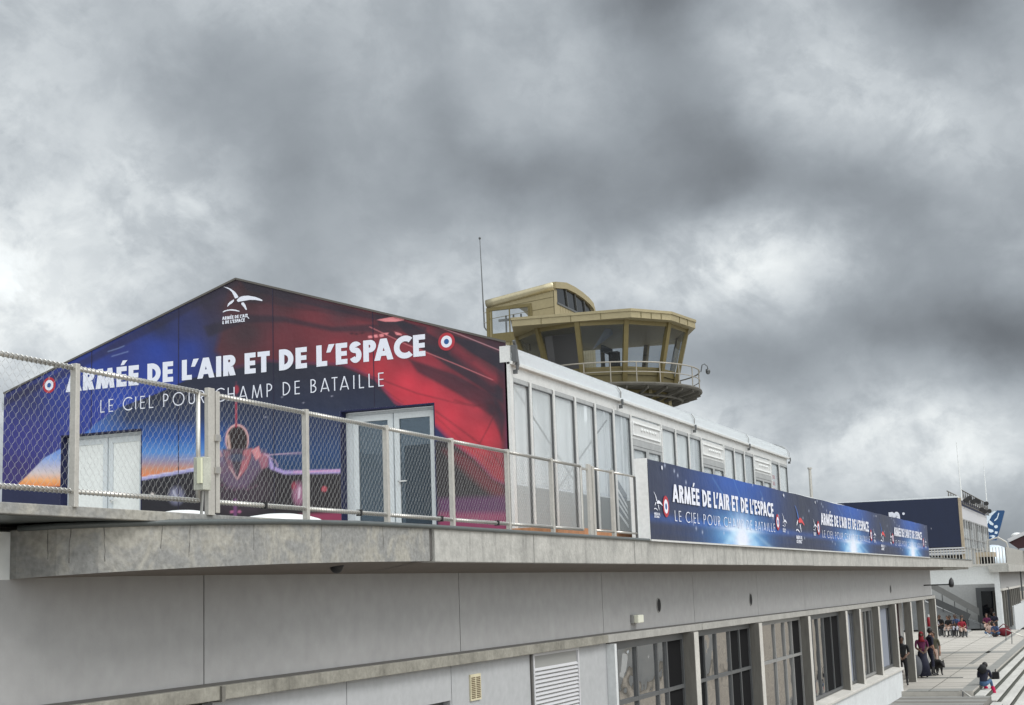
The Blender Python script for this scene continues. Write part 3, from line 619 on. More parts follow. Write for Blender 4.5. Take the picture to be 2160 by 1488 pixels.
window(fx[2]+.32, fx[3]-.02, SILL+.05, zt-.05, [Xp(1714,1340), Xp(1727,1340), Xp(1739,1340), Xp(1755,1340)], [], M['frame'], M['g_win'], dark=(0, 3, 4))
window(fx[3]+.32, fx[4]-.02, SILL+.05, zt-.06, [Xp(1797,1340)], [], M['frame'], M['blind'])
window(fx[4]+.32, fx[5]-.02, SILL+.05, zt-.07, [Xp(1829,1340), Xp(1838,1340)], [], M['framegrey'], M['g_dark'], dark=(2,))
window(fx[5]+.32, fx[6]-.02, SILL+.05, zt-.08, [Xp(1874,1330)], [], M['frame'], M['blind'], dark=(1,))
# open portico behind the last fins
b = MB(); b.box(fx[6]+.32, fx[7]+2.2, 8.1, 8.2, GZ, ZL0-.05)
b.build('inner_glazing', M['g_dark'], term)
b = MB()
for k in range(5): b.box(fx[6]+.5, fx[7]+2.2, 8.04, 8.09, -1.2-k*.5, -1.15-k*.5)
for k in range(6): b.box(fx[6]+.5+k*.9, fx[6]+.56+k*.9, 8.03, 8.09, GZ, ZL0-.06)
b.build('inner_screen', M['framegrey'], term)
b = MB(); b.box(fx[7]+2.25, fx[8]+1.6, 8.0, 8.2, GZ, ZL0); b.build('portico_curtain', M['door_red'], term)
b = MB(); b.box(XEND-.4, XEND, 7.3, 7.5, GZ, ZL0-.1); b.box(fx[8]+.5, XEND-.4, 8.2, 8.3, GZ, ZL0-.1); b.build('portico_wall', M['wallgrey'], term)
b = MB(); b.box(XJ, 51.4, YG+1.6, YG+1.7, GZ-.3, ZWT); b.box(-12, XEND, YG+.3, YG+1.5, ZL0-.02, ZL0+.05); b.build('dark_rooms', M['interior'], term)
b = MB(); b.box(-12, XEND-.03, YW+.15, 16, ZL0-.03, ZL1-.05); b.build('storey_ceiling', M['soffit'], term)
b = MB(); b.box(51.4, XEND, 11.2, 11.3, GZ, ZL0); b.build('back_wall', M['wallgrey'], term)
# deck with its thin projecting edge
d = MB(); d.box(3.0, 11.8, 6.36, 7.29, DK-.076, DK-.0725); d.build('deck_soffit_shade', M['cap'], term)  # dark sheet painting the shade under the projecting deck
d = MB()
d.box(3.0, 11.9, 6.30, 7.3, DK-.072, DK); d.build('thin_deck_edge', M['concrete_old'], term, bevel=.006)
d = MB(); d.box(-4, 76, 7.301, 30, DK-.2, DK-.001); d.box(11.901, 76, 6.44, 7.30, DK-.1, DK-.001); d.build('roof_deck', M['concrete'], term)
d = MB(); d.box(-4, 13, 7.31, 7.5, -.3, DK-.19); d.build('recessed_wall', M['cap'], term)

def thing_mb(name, mb, m, label, cat, group=None, **k):
    o = mb.build(name, m, **k); return tag(o, label, cat, group)
# wall lamp and cameras
a = U(1329, 1297, Y=YW); b_ = U(1348, 1314, Y=YW)
lr = empty('wall_lamp', (a.x, YW, b_.z), 'small square yellowish wall lamp on the grey render between two joints', 'lamp')
w_ = .23
l = MB(); l.box(a.x, a.x+w_*1.3, YW-.05, YW-.001, b_.z, a.z); l.build('housing', M['greybox'], lr, bevel=.01)
l = MB(); l.box(a.x+.02, a.x+w_*1.3+.005, YW-.13, YW-.051, b_.z+.005, a.z-.01); l.build('cover', M['lampw'], lr, bevel=.015)
a = U(710, 1196, Y=6.62)
l = MB(); l.tube([(a.x, a.y, a.z+.06), (a.x, a.y, a.z)], [.075, .07], 14); l.sphere((a.x, a.y, a.z), .062, 12, 8)
thing_mb('dome_camera', l, M['black'], 'small black dome camera under the slab soffit near the curved corner', 'camera', smooth=True)
a = U(1950, 1235, Y=6.95)
fl = empty('floodlight', (a.x, a.y, a.z), 'black floodlight on a thin arm at the far corner of the terminal wall', 'lamp')
l = MB(); l.bar((a.x, 6.98, a.z), (a.x, 5.95, a.z+.0), .06, .05); l.build('arm', M['black'], fl)
q = Vector((a.x, 5.9, a.z+.03)); l = MB()
l.tube([q+Vector((.1, .0, .22)), q+Vector((.0, 0, .12)), q+Vector((-.05, .0, -.02)), q+Vector((-.09, -.0, -.12))], [.03, .09, .11, .08], 14); l.build('head', M['black'], fl, smooth=True)
# ------------------------------------------------------------------ mesh balustrades
YR = 6.31
RT, RB, PB = 1.572, .745, .64
def coil(mb, x0, x1, z, r, pitch, y=YR):
    n = int((x1-x0)/pitch*7); pts = []
    for i in range(n+1):
        t = i/n; a = 2*math.pi*(x1-x0)*t/pitch; pts.append((x0+(x1-x0)*t, y+r*math.cos(a), z+r*math.sin(a)))
    mb.tube(pts, .0043, 4, cap=False)
def netting(mb, x0, x1, z0, z1, cw=.034, ch=.080, r=.00095):
    n = max(1, int(round((x1-x0)/cw))); cw = (x1-x0)/n; m = max(1, int(round((z1-z0)/ch))); ch = (z1-z0)/m
    rng = random.Random(int(x0*100))
    for i in range(n+1):
        # a zig-zag cable that touches its neighbours at the ferrules
        xb = x0+i*cw; pts = []
        for j in range(m*2+1):
            s = 1 if (j+i) % 2 else -1
            zz = z0+j*ch/2; k = .46*cw
            a = min(max(xb+s*k/1.0, x0), x1)
            sag = rng.uniform(-.004, .004)
            pts += [(a+sag, YR+.004*s, zz-.010), (a+sag, YR+.004*s, zz+.010)]
        pts = [p for p in pts if z0-.02 <= p[2] <= z1+.02]
        mb.tube(pts, r, 4, cap=False)
def post(root, x, top=RT+.03, w=.045, d=.05, y=YR):
    b = MB(); b.box(x-w/2, x+w/2, y-d/2, y+d/2, PB, top); b.tube([(x-w/2-.014, y-.0, RT), (x+w/2+.014, y, RT)], .012, 6)
    b.tube([(x-w/2-.014, y, RB), (x+w/2+.014, y, RB)], .012, 6)
    return b.build('post', M['galv'], root, bevel=.004)
def rails(root, x0, x1, net=True, lace=True):
    for nm, z in (('top_rail', RT), ('bottom_rail', RB)):
        b = MB(); b.tube([(x0, YR, z), (x1, YR, z)], .0155, 8); b.build(nm, M['steel'], root, smooth=True)
        if lace:
            b = MB(); coil(b, x0+.01, x1-.01, z, .0178, .044); b.build('lacing_cable', M['wire'], root)
    if net:
        b = MB(); netting(b, x0+.012, x1-.012, RB+.02, RT-.02); b.build('cable_mesh', M['wire'], root)
fX = lambda px, py=1000: U(px, py, Y=YR).x
pw = fX(157, 925)
SP = 1.515
fa = empty('mesh_fence', (pw, YR, PB), 'left run of cable mesh fence with a lock box at its end post', 'fence', 'cable mesh fences on the roof edge')
xe = fX(418, 950)
post(fa, pw); post(fa, pw-SP, w=.04); post(fa, pw-2*SP)
for a, b_ in ((pw-2*SP+.03, pw-SP-.03), (pw-SP+.03, pw-.03), (pw+.03, xe)): rails(fa, a, b_)
b = MB(); b.tube([(xe, YR, RB-.01), (xe, YR, RT+.01)], .018, 8); b.build('end_tube', M['steel'], fa, smooth=True)
xg = fX(440, 950)
b = MB(); b.tube([(xe, YR, RT-.01), (xg, YR, RT-.015)], .012, 6); b.build('link_bar', M['steel'], fa)
lz0, lz1 = U(420, 1035, Y=YR).z, U(420, 965, Y=YR).z
b = MB(); b.box(xe-.02, xe+.085, YR-.06, YR+.03, lz0, lz1); lb = b.build('lock_box', M['lock'], fa, bevel=.006)
b = MB(); b.box(xe-.046, xe-.022, YR-.055, YR-.02, lz0+.05, lz1-.01); b.build('faded_strip', M['lockyel'], lb)
b = MB(); b.tube([(xe+.03, YR-.02, lz0), (xe+.035, YR-.01, lz0-.1), (xe+.04, YR, PB)], .012, 6); b.build('cable_tail', M['greybox'], fa)
fb = empty('mesh_fence', (xg, YR, PB), 'middle run of cable mesh fence in front of the glazed tent door', 'fence', 'cable mesh fences on the roof edge')
xs_ = [fX(645, 980), fX(815, 1000), fX(953, 1020), fX(1071, 1035), fX(1164, 1045)]
def wide_post(root, x, wx=.075, off=0):
    b = MB(); b.box(x-wx/2, x+wx/2, YR-.03, YR+.01, PB, RT+.045); return b.build('wide_post', M['galv'], root, bevel=.004)
wide_post(fb, xg+.0, .085)
b = MB(); b.box(xg+.0675, xg+.12, YR-.025, YR+.01, PB+.02, RT+.03); b.build('hinge_post', M['galv'], fb, bevel=.004)
for zz in (.2, .45): 
    b = MB(); b.box(xg+.03, xg+.10, YR-.045, YR-.031, PB+.12+zz, PB+.17+zz); b.build('hinge', M['steel'], fb)
for x in xs_: post(fb, x)
xend = fX(1227, 1050)
ed = [xg+.12]+xs_+[xend]
for i in range(len(ed)-1): rails(fb, ed[i]+(.0 if i == 0 else .03), ed[i+1]-(.03 if i < len(ed)-2 else 0))
b = MB(); b.tube([(xend, YR, RB-.01), (xend, YR, RT+.01)], .018, 8); b.build('end_tube', M['steel'], fb)
for i, x in enumerate(((ed[0]+ed[1])/2, (ed[1]+ed[2])/2+.2, ed[3]-.3, ed[4]-.35)):
    b = MB(); b.box(x-.01, x+.01, YR-.028, YR+.028, RB-.028, RB+.03); b.build('black_tie', M['black'], fb)
fc = empty('gate_rail', (fX(1240), YR, PB), 'short open rail without mesh between the mesh fence and the long blue banner', 'fence', 'cable mesh fences on the roof edge')
x0 = fX(1240); x1 = fX(1341, 1070)
wide_post(fc, x0, .11); post(fc, x0+.16, w=.07); post(fc, fX(1293, 1070), w=.07)
rails(fc, x0+.2, fX(1293)-.04, net=False, lace=False); rails(fc, fX(1293)+.04, x1, net=False, lace=False)
b = MB(); b.tube([(x1, YR, RB-.1), (x1, YR, RT)], .02, 6); b.build('end_tube', M['frame'], fc)
b = MB(); b.box(xend+.01, x0-.05, YR-.01, YR+.01, RT-.04, RT-.01); b.build('latch_bar', M['steel'], fc)
# timber platform and skylights on the deck
b = MB(); b.box(U(1170, 1130, Y=6.8).x, U(1345, 1130, Y=6.8).x, 6.75, 7.75, DK, DK+.17)
thing_mb('timber_platform', b, M['woodred'], 'low reddish timber platform on the deck behind the open rail', 'platform')
for (px, py), rr, nm in (((388, 1079), .62, 'white shallow dome skylight left of the gate post'), ((590, 1086), .85, 'wider white shallow dome skylight right of the gate post')):
    c0 = U(px, py, Y=6.95); b = MB(); b.sphere((c0.x, 6.95, DK-.02), rr*.62, 20, 10, (1, .8, (c0.z-DK+.03)/(rr*.62)))
    thing_mb('skylight_dome', b, M['white'], nm, 'skylight', 'dome skylights on the deck', smooth=True)

# ------------------------------------------------------------------ marquee tent
YT, YTL, XG, BAY = 7.84, 17.0, 19.37, 5.0
ZE, ZA = 3.57, 5.03
ZBASE = DK
YA = (YT+YTL)/2
tent = empty('marquee_tent', (XG, YT, ZBASE), 'big white marquee with printed dark blue and red gable and glazed side', 'tent')
Yv, Zv, Nx = Vector((0, -1, 0)), Vector((0, 0, 1)), Vector((-1, 0, 0))
def G(px, py): return U(px, py, X=XG)
d1a, d1b, d2a, d2b = G(128, 960).y, G(299, 960).y, G(718, 950).y, G(919, 950).y
zd1, zd2 = G(299, 906).z, G(919, 847).z
def roofz(y): return ZA-(ZA-ZE)*abs(y-YA)/(YTL-YA)
# columns run from the left corner (large Y) to the right
def cols():
    br = [YTL, d1a, d1b, YA, d2a, d2b, YT]; out = []
    for a, b in zip(br[:-1], br[1:]):
        n = max(2, int(abs(a-b)/.019)); out += list(np.linspace(a, b, n, endpoint=False))
    return np.array(out+[YT])
ys = cols(); zdm = (zd1+zd2)/2
rows_low = np.linspace(ZBASE+.0, zdm, 105, endpoint=False); nup = 150
top = np.array([roofz(y) for y in ys])
zz = np.concatenate([np.repeat(rows_low[:, None], len(ys), 1), zdm+(top-zdm)[None, :]*np.linspace(0, 1, nup)[:, None]], 0)
yy = np.repeat(ys[None, :], zz.shape[0], 0)
P3 = np.stack([np.full(yy.shape, XG)+.008*np.sin(yy*2.1+zz*1.3)*0, yy, zz], -1)
keep = np.ones((zz.shape[0]-1, zz.shape[1]-1), bool)
yc = (ys[:-1]+ys[1:])/2; zr = (zz[:-1, 0]+zz[1:, 0])/2
inlow = np.arange(zz.shape[0]-1) < 105
for a, b in ((d1a, d1b), (d2a, d2b)): keep[np.ix_(inlow, (yc < a) & (yc > b))] = False
# photo coordinates of every print vertex, used only to lay out the artwork's motifs on the cloth
def to_sheet(p3):
    r_ = np.array(rt); u_ = np.array(up); f_ = np.array(fw); d = p3@f_
    return W/2+F*(p3@r_)/d, H/2-F*(p3@u_)/d
SX, SY = to_sheet(P3)
def gable_art(X, Y):
    c = idw([(500,600,(40,34,40)),(440,640,(48,42,60)),(400,690,(44,50,95)),(340,690,(36,42,80)),(560,620,(44,36,42)),(60,840,(46,50,100)),(60,930,(54,54,128)),(40,1000,(56,46,108)),(130,820,(44,60,138)),
             (200,800,(36,62,150)),(260,850,(38,70,168)),(200,870,(42,60,150)),(330,740,(36,62,150)),(340,800,(34,64,160)),(400,740,(38,60,140)),(430,800,(38,52,118)),(460,690,(55,50,70)),(470,740,(48,48,80)),(480,650,(62,44,52)),(250,740,(42,52,120))], X, Y)
    warp = 5*smooth_noise(X, Y, 3, .02)
    # dark night ground of the print
    dark = idw([(300,850,(34,40,62)),(450,840,(36,38,54)),(600,800,(38,40,56)),(740,830,(36,42,66)),(560,860,(34,44,72)),(680,880,(36,44,70)),(360,880,(38,54,92)),(360,920,(36,84,158)),(360,950,(66,122,196)),(350,975,(118,120,170)),(345,992,(196,132,112)),(350,1004,(224,132,84)),
                (420,940,(40,86,150)),(420,985,(120,100,130)),(560,920,(34,58,100)),(560,965,(30,70,120)),(680,900,(34,50,88)),(680,950,(30,62,108)),(700,985,(28,58,96)),(100,950,(92,136,214)),(90,975,(140,170,222)),(85,1000,(206,190,190)),(90,1018,(238,170,110)),(120,1022,(240,160,90)),(950,930,(34,46,92)),(930,960,(40,44,100)),(985,960,(70,30,42)),(1040,1005,(60,28,38)),(965,935,(60,34,48)),(1010,985,(64,28,40))], X, Y, 3.0)
    def vgrad(stops): return np.stack([np.interp(Y, [q[0] for q in stops], [lin(q[1][k]) for q in stops]) for k in range(3)], -1)
    gl = vgrad([(935,(80,124,206)),(968,(138,166,222)),(998,(212,196,196)),(1014,(240,170,108)),(1024,(228,140,80))])
    gm = vgrad([(840,(35,40,60)),(885,(38,54,92)),(922,(38,88,166)),(955,(84,138,206)),(974,(150,142,170)),(990,(204,142,112)),(1006,(228,132,80))])
    gr = vgrad([(790,(37,39,56)),(860,(34,42,68)),(905,(31,50,90)),(955,(28,62,110)),(1000,(28,60,100))])
    a1 = np.clip((X-150)/120, 0, 1)[..., None]; a2 = np.clip((X-425)/110, 0, 1); a2 = (a2*a2*(3-2*a2))[..., None]; a3 = np.clip((X-880)/60, 0, 1)[..., None]
    dark = (gl*(1-a1)+gm*a1)*(1-a2)+gr*a2; dark = dark*(1-a3)+idw([(925,890,(34,46,92)),(930,960,(40,40,90)),(985,960,(70,30,42)),(1040,1005,(60,28,38)),(1010,985,(64,28,40))], X, Y)*a3
    edge = [(-20,1040),(30,1030),(52,1008),(92,966),(130,945),(170,922),(203,893),(250,860),(332,830),(400,800),(470,782),(560,762),(640,768),(722,770),(790,800),(832,850),(872,868),(920,900),(952,932),(1000,968),(1040,1012),(1066,1024),(1066,1130),(-20,1130)]
    c = over(c, inside(edge, X+warp*.25, Y+warp*.25, 2.2), dark)
    # black lower ground
    blk = [(-20,1030),(130,1026),(300,1010),(420,992),(470,1000),(560,985),(600,1000),(715,998),(925,930),(948,933),(1000,970),(1040,1013),(1070,1030),(1070,1140),(-20,1140)]
    c = over(c, inside(blk, X, Y, 3), idw([(60,1060,(30,36,70)),(300,1040,(30,28,36)),(500,1040,(34,28,34)),(680,1040,(30,26,30)),(940,1000,(34,30,36)),(1040,1060,(36,26,32))], X, Y))
    # red cloth plume
    plume = [(486,604),(503,585),(1070,715),(1070,1026),(1040,1012),(1000,968),(952,932),(920,900),(872,868),(832,850),(790,800),(722,770),(640,768),(560,762),(490,778),(455,740),(470,680)]
    red = idw([(540,620,(46,36,42)),(600,622,(56,38,44)),(520,700,(62,42,50)),(560,660,(84,46,56)),(600,720,(104,44,54)),(660,690,(112,44,54)),(620,750,(96,42,52)),(720,750,(140,46,58)),(760,700,(112,46,56)),(720,660,(84,44,54)),(820,680,(90,44,54)),(860,740,(132,46,58)),(800,780,(176,48,62)),(860,810,(206,52,70)),(900,830,(202,50,68)),(950,880,(206,54,72)),
               (900,780,(150,46,62)),(960,760,(92,40,52)),(1000,790,(104,44,56)),(1000,860,(172,50,66)),(1020,920,(196,52,68)),(1000,940,(186,50,64)),(1040,860,(96,42,54)),(1050,760,(70,40,50)),(1050,960,(150,46,60)),(1030,1000,(150,44,58)),(940,700,(74,42,52)),(1000,730,(66,40,50))], X, Y, 2.8)
    pm = inside(plume, X+warp*.2, Y+warp*.2, 14); c = over(c, np.minimum(pm, 1), red)
    crisp = inside([(480,1140),(480,784),(560,765),(640,770),(722,773),(790,803),(832,853),(872,870),(920,903),(952,935),(1000,970),(1040,1014),(1075,1026),(1075,1140)], X+warp*.25, Y+warp*.25, 2)
    c = over(c, crisp*inside(edge, X, Y, 3), over(dark, inside(blk, X, Y, 3), np.stack([np.full(X.shape, lin(k)) for k in (34, 28, 34)], -1)))
    # dark folds
    for pl, a, s in [([(430,690),(520,664),(600,668),(700,690),(795,684),(880,720),(960,742),(1000,760),(990,772),(900,742),(800,702),(700,700),(600,680),(510,682),(440,712)], .7, 12),
                     ([(828,674),(872,686),(960,735),(1062,822),(1062,852),(1010,815),(940,770),(872,722)], .85, 9), ([(930,700),(1005,722),(1062,752),(1064,786),(1000,748)], .9, 7),
                     ([(860,756),(960,790),(1045,835),(1066,880),(1060,930),(1040,880),(960,828),(880,785)], .75, 12), ([(1020,715),(1070,716),(1070,1110),(1062,1000),(1056,900),(1044,850),(1050,780)], .6, 14),
                     ([(503,588),(700,640),(900,690),(900,700),(700,655),(520,612)], .75, 9), ([(790,662),(835,668),(900,700),(870,706),(800,690)], .6, 6), ([(5,845),(503,588),(503,602),(300,712),(5,862)], .55, 12),
                     ([(480,640),(560,622),(700,648),(840,690),(800,684),(680,660),(560,640)], .4, 10)]:
        c = over(c, inside(pl, X+warp*.4, Y+warp*.4, s*.55), (38,34,48), a)
    for pts, w, a in [([(725,775),(800,800),(880,830),(960,850),(1030,860)], 3, .5), ([(760,790),(830,845),(860,862)], 2.5, .5), ([(920,868),(990,920),(1040,958),(1060,985)], 3, .65), ([(1045,872),(1030,905),(1012,938)], 2.5, .6),
                      ([(880,770),(960,800),(1050,860)], 3, .3), ([(920,880),(980,935),(1040,980)], 2, .5), ([(870,690),(960,745),(1040,800),(1062,815)], 2, .5), ([(520,640),(640,655),(760,650)], 2.5, .3), ([(560,700),(560,740)], 3, .25), ([(800,815),(850,850)], 2, .4), ([(960,845),(1000,858),(1040,850)], 5, .35)]:
        c = over(c, polyline_cov(pts, X+warp*.3, Y+warp*.3, w, 3), (70,24,36), a)
    c = over(c, inside([(935,950),(985,960),(1020,990),(1064,1020),(1064,1060),(1020,1030),(985,1000)], X, Y, 16)*inside(blk, X, Y, 10), (130,40,54), .55)
    # folded highlights
    for pts, w, a in [([(850,800),(940,845),(1010,870)], 26, .12), ([(940,890),(1010,905),(1030,940)], 30, .12), ([(960,740),(1040,800)], 12, .25)]:
        c = over(c, polyline_cov(pts, X, Y, w, 22), (226,66,84), a)
    c = over(c, inside([(925,1052),(1070,1046),(1070,1090),(925,1085)], X, Y, 12), (94,44,92), .85); c = over(c, inside([(925,1082),(1070,1082),(1070,1130),(925,1130)], X, Y, 12), (150,62,100), .85)
    c = over(c, inside([(630,1086),(722,1080),(722,1130),(630,1130)], X, Y, 8), (150,56,88), .9)
    # light trails and small formation aircraft
    c = over(c, polyline_cov([(892,678),(970,706),(1055,740)], X, Y, 1.6, 1.6), (206,150,160), .8); c = over(c, polyline_cov([(780,690),(860,728),(960,768),(1040,802)], X, Y, 1.4, 1.6), (226,130,136), .8)
    for pl in [[(795,675),(832,668),(832,672),(852,676),(834,679),(812,679)], [(830,664),(850,669),(852,676),(834,672)], [(776,709),(784,708),(786,713),(778,714)], [(788,707),(796,706),(797,712),(790,713)], [(800,706),(808,704),(810,710),(802,712)], [(808,703),(820,702),(816,708)], [(832,700),(846,704),(848,708),(836,707)]]:
        c = over(c, inside(pl, X, Y, 1.6), (232,140,146))
    for x_, y_ in ((742,704),(752,705),(764,703)): c = over(c, inside([(x_-6,y_),(x_,y_-2.5),(x_+6,y_),(x_,y_+2.5)], X, Y, 2), (60,28,40), .8)
    # blue shoulder detail
    for pts in ([(228,742),(250,735),(262,730)], [(236,752),(270,742)]): c = over(c, polyline_cov(pts, X, Y, 2, 2), (150,170,220), .45)
    # ---- grey jet, seen head on
    def ell(x, y, rx, ry, s=2): return np.clip((1-np.hypot((X-x)/rx, (Y-y)/ry))*min(rx, ry)/s+.5, 0, 1)
    c = over(c, polyline_cov([(300,1010),(416,990)], X, Y, 7, 2), (168,166,214)); c = over(c, polyline_cov([(300,1007),(416,987)], X, Y, 2, 1.5), (220,214,240), .8)
    c = over(c, inside([(566,960),(580,985),(600,993),(718,990),(718,999),(600,1001),(570,990)], X, Y, 2.5), (170,150,206)); c = over(c, polyline_cov([(620,996),(716,993)], X, Y, 3, 2), (226,160,196), .8)
    c = over(c, polyline_cov([(367,970),(450,966)], X, Y, 2.6, 1.6), (150,160,200), .85); c = over(c, polyline_cov([(556,961),(636,956)], X, Y, 2.8, 1.6), (176,150,176), .9)
    c = over(c, ell(505,1030,70,52,30), (62,48,60), .8)
    c = over(c, inside([(432,960),(480,948),(560,950),(566,972),(545,1000),(520,1030),(482,1030),(455,1000)], X, Y, 10), (104,84,110), .8)
    c = over(c, inside([(540,955),(566,958),(566,985),(552,990)], X, Y, 5), (170,104,120), .8)
    c = over(c, ell(500,928,25,33,2), (222,170,170)); c = over(c, ell(500,930,22,31,2), (40,28,32)); c = over(c, inside([(478,918),(483,918),(488,952),(483,952)], X, Y, 3), (232,190,180), .8)
    c = over(c, inside([(470,948),(532,946),(530,966),(522,988),(502,1013),(482,988),(472,966)], X, Y, 4), (84,68,84), .95)
    c = over(c, inside([(514,950),(531,946),(529,966),(521,988),(502,1012),(507,985)], X, Y, 3), (186,108,118), .85); c = over(c, inside([(470,950),(484,952),(489,978),(500,1011),(482,988)], X, Y, 3), (142,100,114), .8)
    c = over(c, inside([(488,956),(512,955),(508,984),(501,1006),(492,980)], X, Y, 3), (58,50,62), .8); c = over(c, ell(500,966,20,8,3), (70,84,112), .6)
    c = over(c, inside([(456,944),(466,950),(470,964),(458,966)], X, Y, 2), (176,140,150), .9); c = over(c, inside([(530,950),(546,941),(551,962),(540,972)], X, Y, 2), (216,140,146), .9)
    c = over(c, polyline_cov([(484,985),(500,1011),(508,996)], X, Y, 1.8, 1.5), (236,190,190), .7); c = over(c, polyline_cov([(558,958),(580,972),(586,984)], X, Y, 3, 2), (196,160,190), .7)
    for k_ in range(9): c = over(c, ell(468+k_*9, 1024+((k_*7) % 11), 4, 2.2, 2), (120,84,104), .5)
    c = over(c, polyline_cov([(498,806),(498,842)], X, Y, 1.6, 2), (120,60,80), .8); c = over(c, ell(499,822,5,9,2), (150,46,64)); c = over(c, polyline_cov([(498,842),(498,900)], X, Y, 4.5, 2), (156,54,78))
    c = over(c, ell(630,1042,13,24,8), (160,104,134), .9); c = over(c, polyline_cov([(632,1030),(630,1050)], X, Y, 3, 4), (250,230,250), .8); c = over(c, ell(620,1025,5,8,4), (160,54,76), .8)
    c = over(c, ell(684,1032,6,6,2), (178,74,88)); c = over(c, ell(372,1046,16,18,10), (130,130,156), .85); c = over(c, polyline_cov([(366,1036),(372,1050)], X, Y, 3, 4), (220,220,240), .8); c = over(c, ell(321,1044,4,4,2), (226,216,210))
    c = over(c, polyline_cov([(496,1055),(496,1090)], X, Y, 7, 3), (120,70,120), .8)
    for s_ in (-1, 1): c = over(c, ell(497+s_*8,1080,4,3,2), (190,110,150), .8)
    for x_, y_ in ((572,815),(595,838),(670,872),(640,850),(835,862),(700,836),(560,880)): c = over(c, ell(x_, y_, 2, 1.4, 1.5), (180,180,200), .6)
    # cloth texture: soft mottling of the print
    nz = 1+.05*smooth_noise(X, Y, 8, .06)+.04*smooth_noise(X, Y, 9, .02)
    c = c*nz[..., None]
    # joins between the cloth widths
    return np.clip(c, 0, 1)
PRINT = vcol_material('printed_cloth', .5)
gab = grid_sheet('gable_cover', P3, keep, gable_art(SX, SY), PRINT, tent); tag(gab, 'gable cloth printed with a jet, red plume and blue sky')
# lettering on the gable
def text_on_gable(s, pL, pR, hpx, t, sp, name):
    a, b = G(*pL), G(*pR); h = G(pR[0], pR[1]-hpx).z-b.z; z = (a.z+b.z)/2; a.z = z
    m = MB(); lettering(m, s, t, sp, a, Yv, Zv, a.y-b.y, h, Nx, .006); return m.build(name, M['letter'], gab)
text_on_gable("ARMÉE DE L'AIR ET DE L'ESPACE", (139, 829), (898, 750), 46, .262, .10, 'lettering')
text_on_gable("LE CIEL POUR CHAMP DE BATAILLE", (212, 871), (810, 815), 29, .085, .36, 'lettering')
cR, cL = G(942, 721), G(104, 813); rr = abs(G(942, 702).z-cR.z)
roundel(cR, Yv, Zv, rr, rr, Nx, gab); roundel(cL, Yv, Zv, rr*.98, rr*.98, Nx, gab)
ec = G(380+850/7.2, 570+450/7.2); es = (G(380+630/7.2, 640).y-G(380+1250/7.2, 640).y)/620
emblem(ec, Yv, Zv, es, Nx, gab)
TW_ = translucent(mat('translucent_roof_fabric', (.82, .85, .87), .45, var=.05, vscale=1.5), .62); CW_ = translucent(mat('translucent_lining', (.90, .92, .93), .9, var=.08, vscale=1.2, stretch=(3, 1, .2)), .45)
for ysm in (15.2, 13.5, 11.75, 10.0):
    m = MB(); m.box(XG-.004, XG-.0015, ysm-.006, ysm+.006, zdm+.02 if (d2b < ysm < d2a or d1b < ysm < d1a) else ZBASE, roofz(ysm)-.02); m.build('cloth_seam', mat('seam_thread', srgb(40, 36, 60)[:3], .7) if 'seam_thread' not in bpy.data.materials else bpy.data.materials['seam_thread'], gab)
# tent carcass: roof, eave roll, end edging
RX0, RX1 = XG+.02, XG+4*BAY-.05
r = MB()
for sgn, ye in ((-1, YT), (1, YTL)):
    prof = [(YA, ZA+.0), (ye-sgn*.35, ZE+.10*0+(ZA-ZE)*.35/abs(ye-YA)), (ye-sgn*.12, ZE-.0), (ye+sgn*.02, ZE-.08), (ye+sgn*.07, ZE-.18), (ye+sgn*.06, ZE-.285)]
    n = len(prof)
    r.add([(RX0, y, z) for y, z in prof]+[(RX1, y, z) for y, z in prof], [(i, i+1, i+1+n, i+n) if sgn < 0 else (i+n, i+1+n, i+1, i) for i in range(n-1)])
r.build('roof_cover', TW_, tent, smooth=True)
r = MB(); r.add([(RX1, YT, ZBASE), (RX1, YTL, ZBASE), (RX1, YTL, ZE), (RX1, YA, ZA), (RX1, YT, ZE)], [(0, 1, 2, 3, 4)]); r.build('end_wall', TW_, tent)
r = MB(); r.add([(RX0, YTL-.02, ZBASE), (RX1, YTL-.02, ZBASE), (RX1, YTL-.02, ZE), (RX0, YTL-.02, ZE)], [(0, 1, 2, 3)]); r.build('rear_wall', TW_, tent)
r = MB(); r.add([(RX0, YT, ZBASE+.01), (RX1, YT, ZBASE+.01), (RX1, YTL, ZBASE+.01), (RX0, YTL, ZBASE+.01)], [(0, 1, 2, 3)]); r.build('floor', M['tentfloor'], tent)
r = MB(); r.box(RX0-.02, RX1+.08, YT-.085, YT+.0, ZE-.335, ZE-.287); r.build('gutter', M['alu'], tent, bevel=.006)
r = MB(); r.box(RX0, RX1, YT-.02, YT+.06, ZE-.50, ZE-.336); r.build('eave_beam', M['alu'], tent)
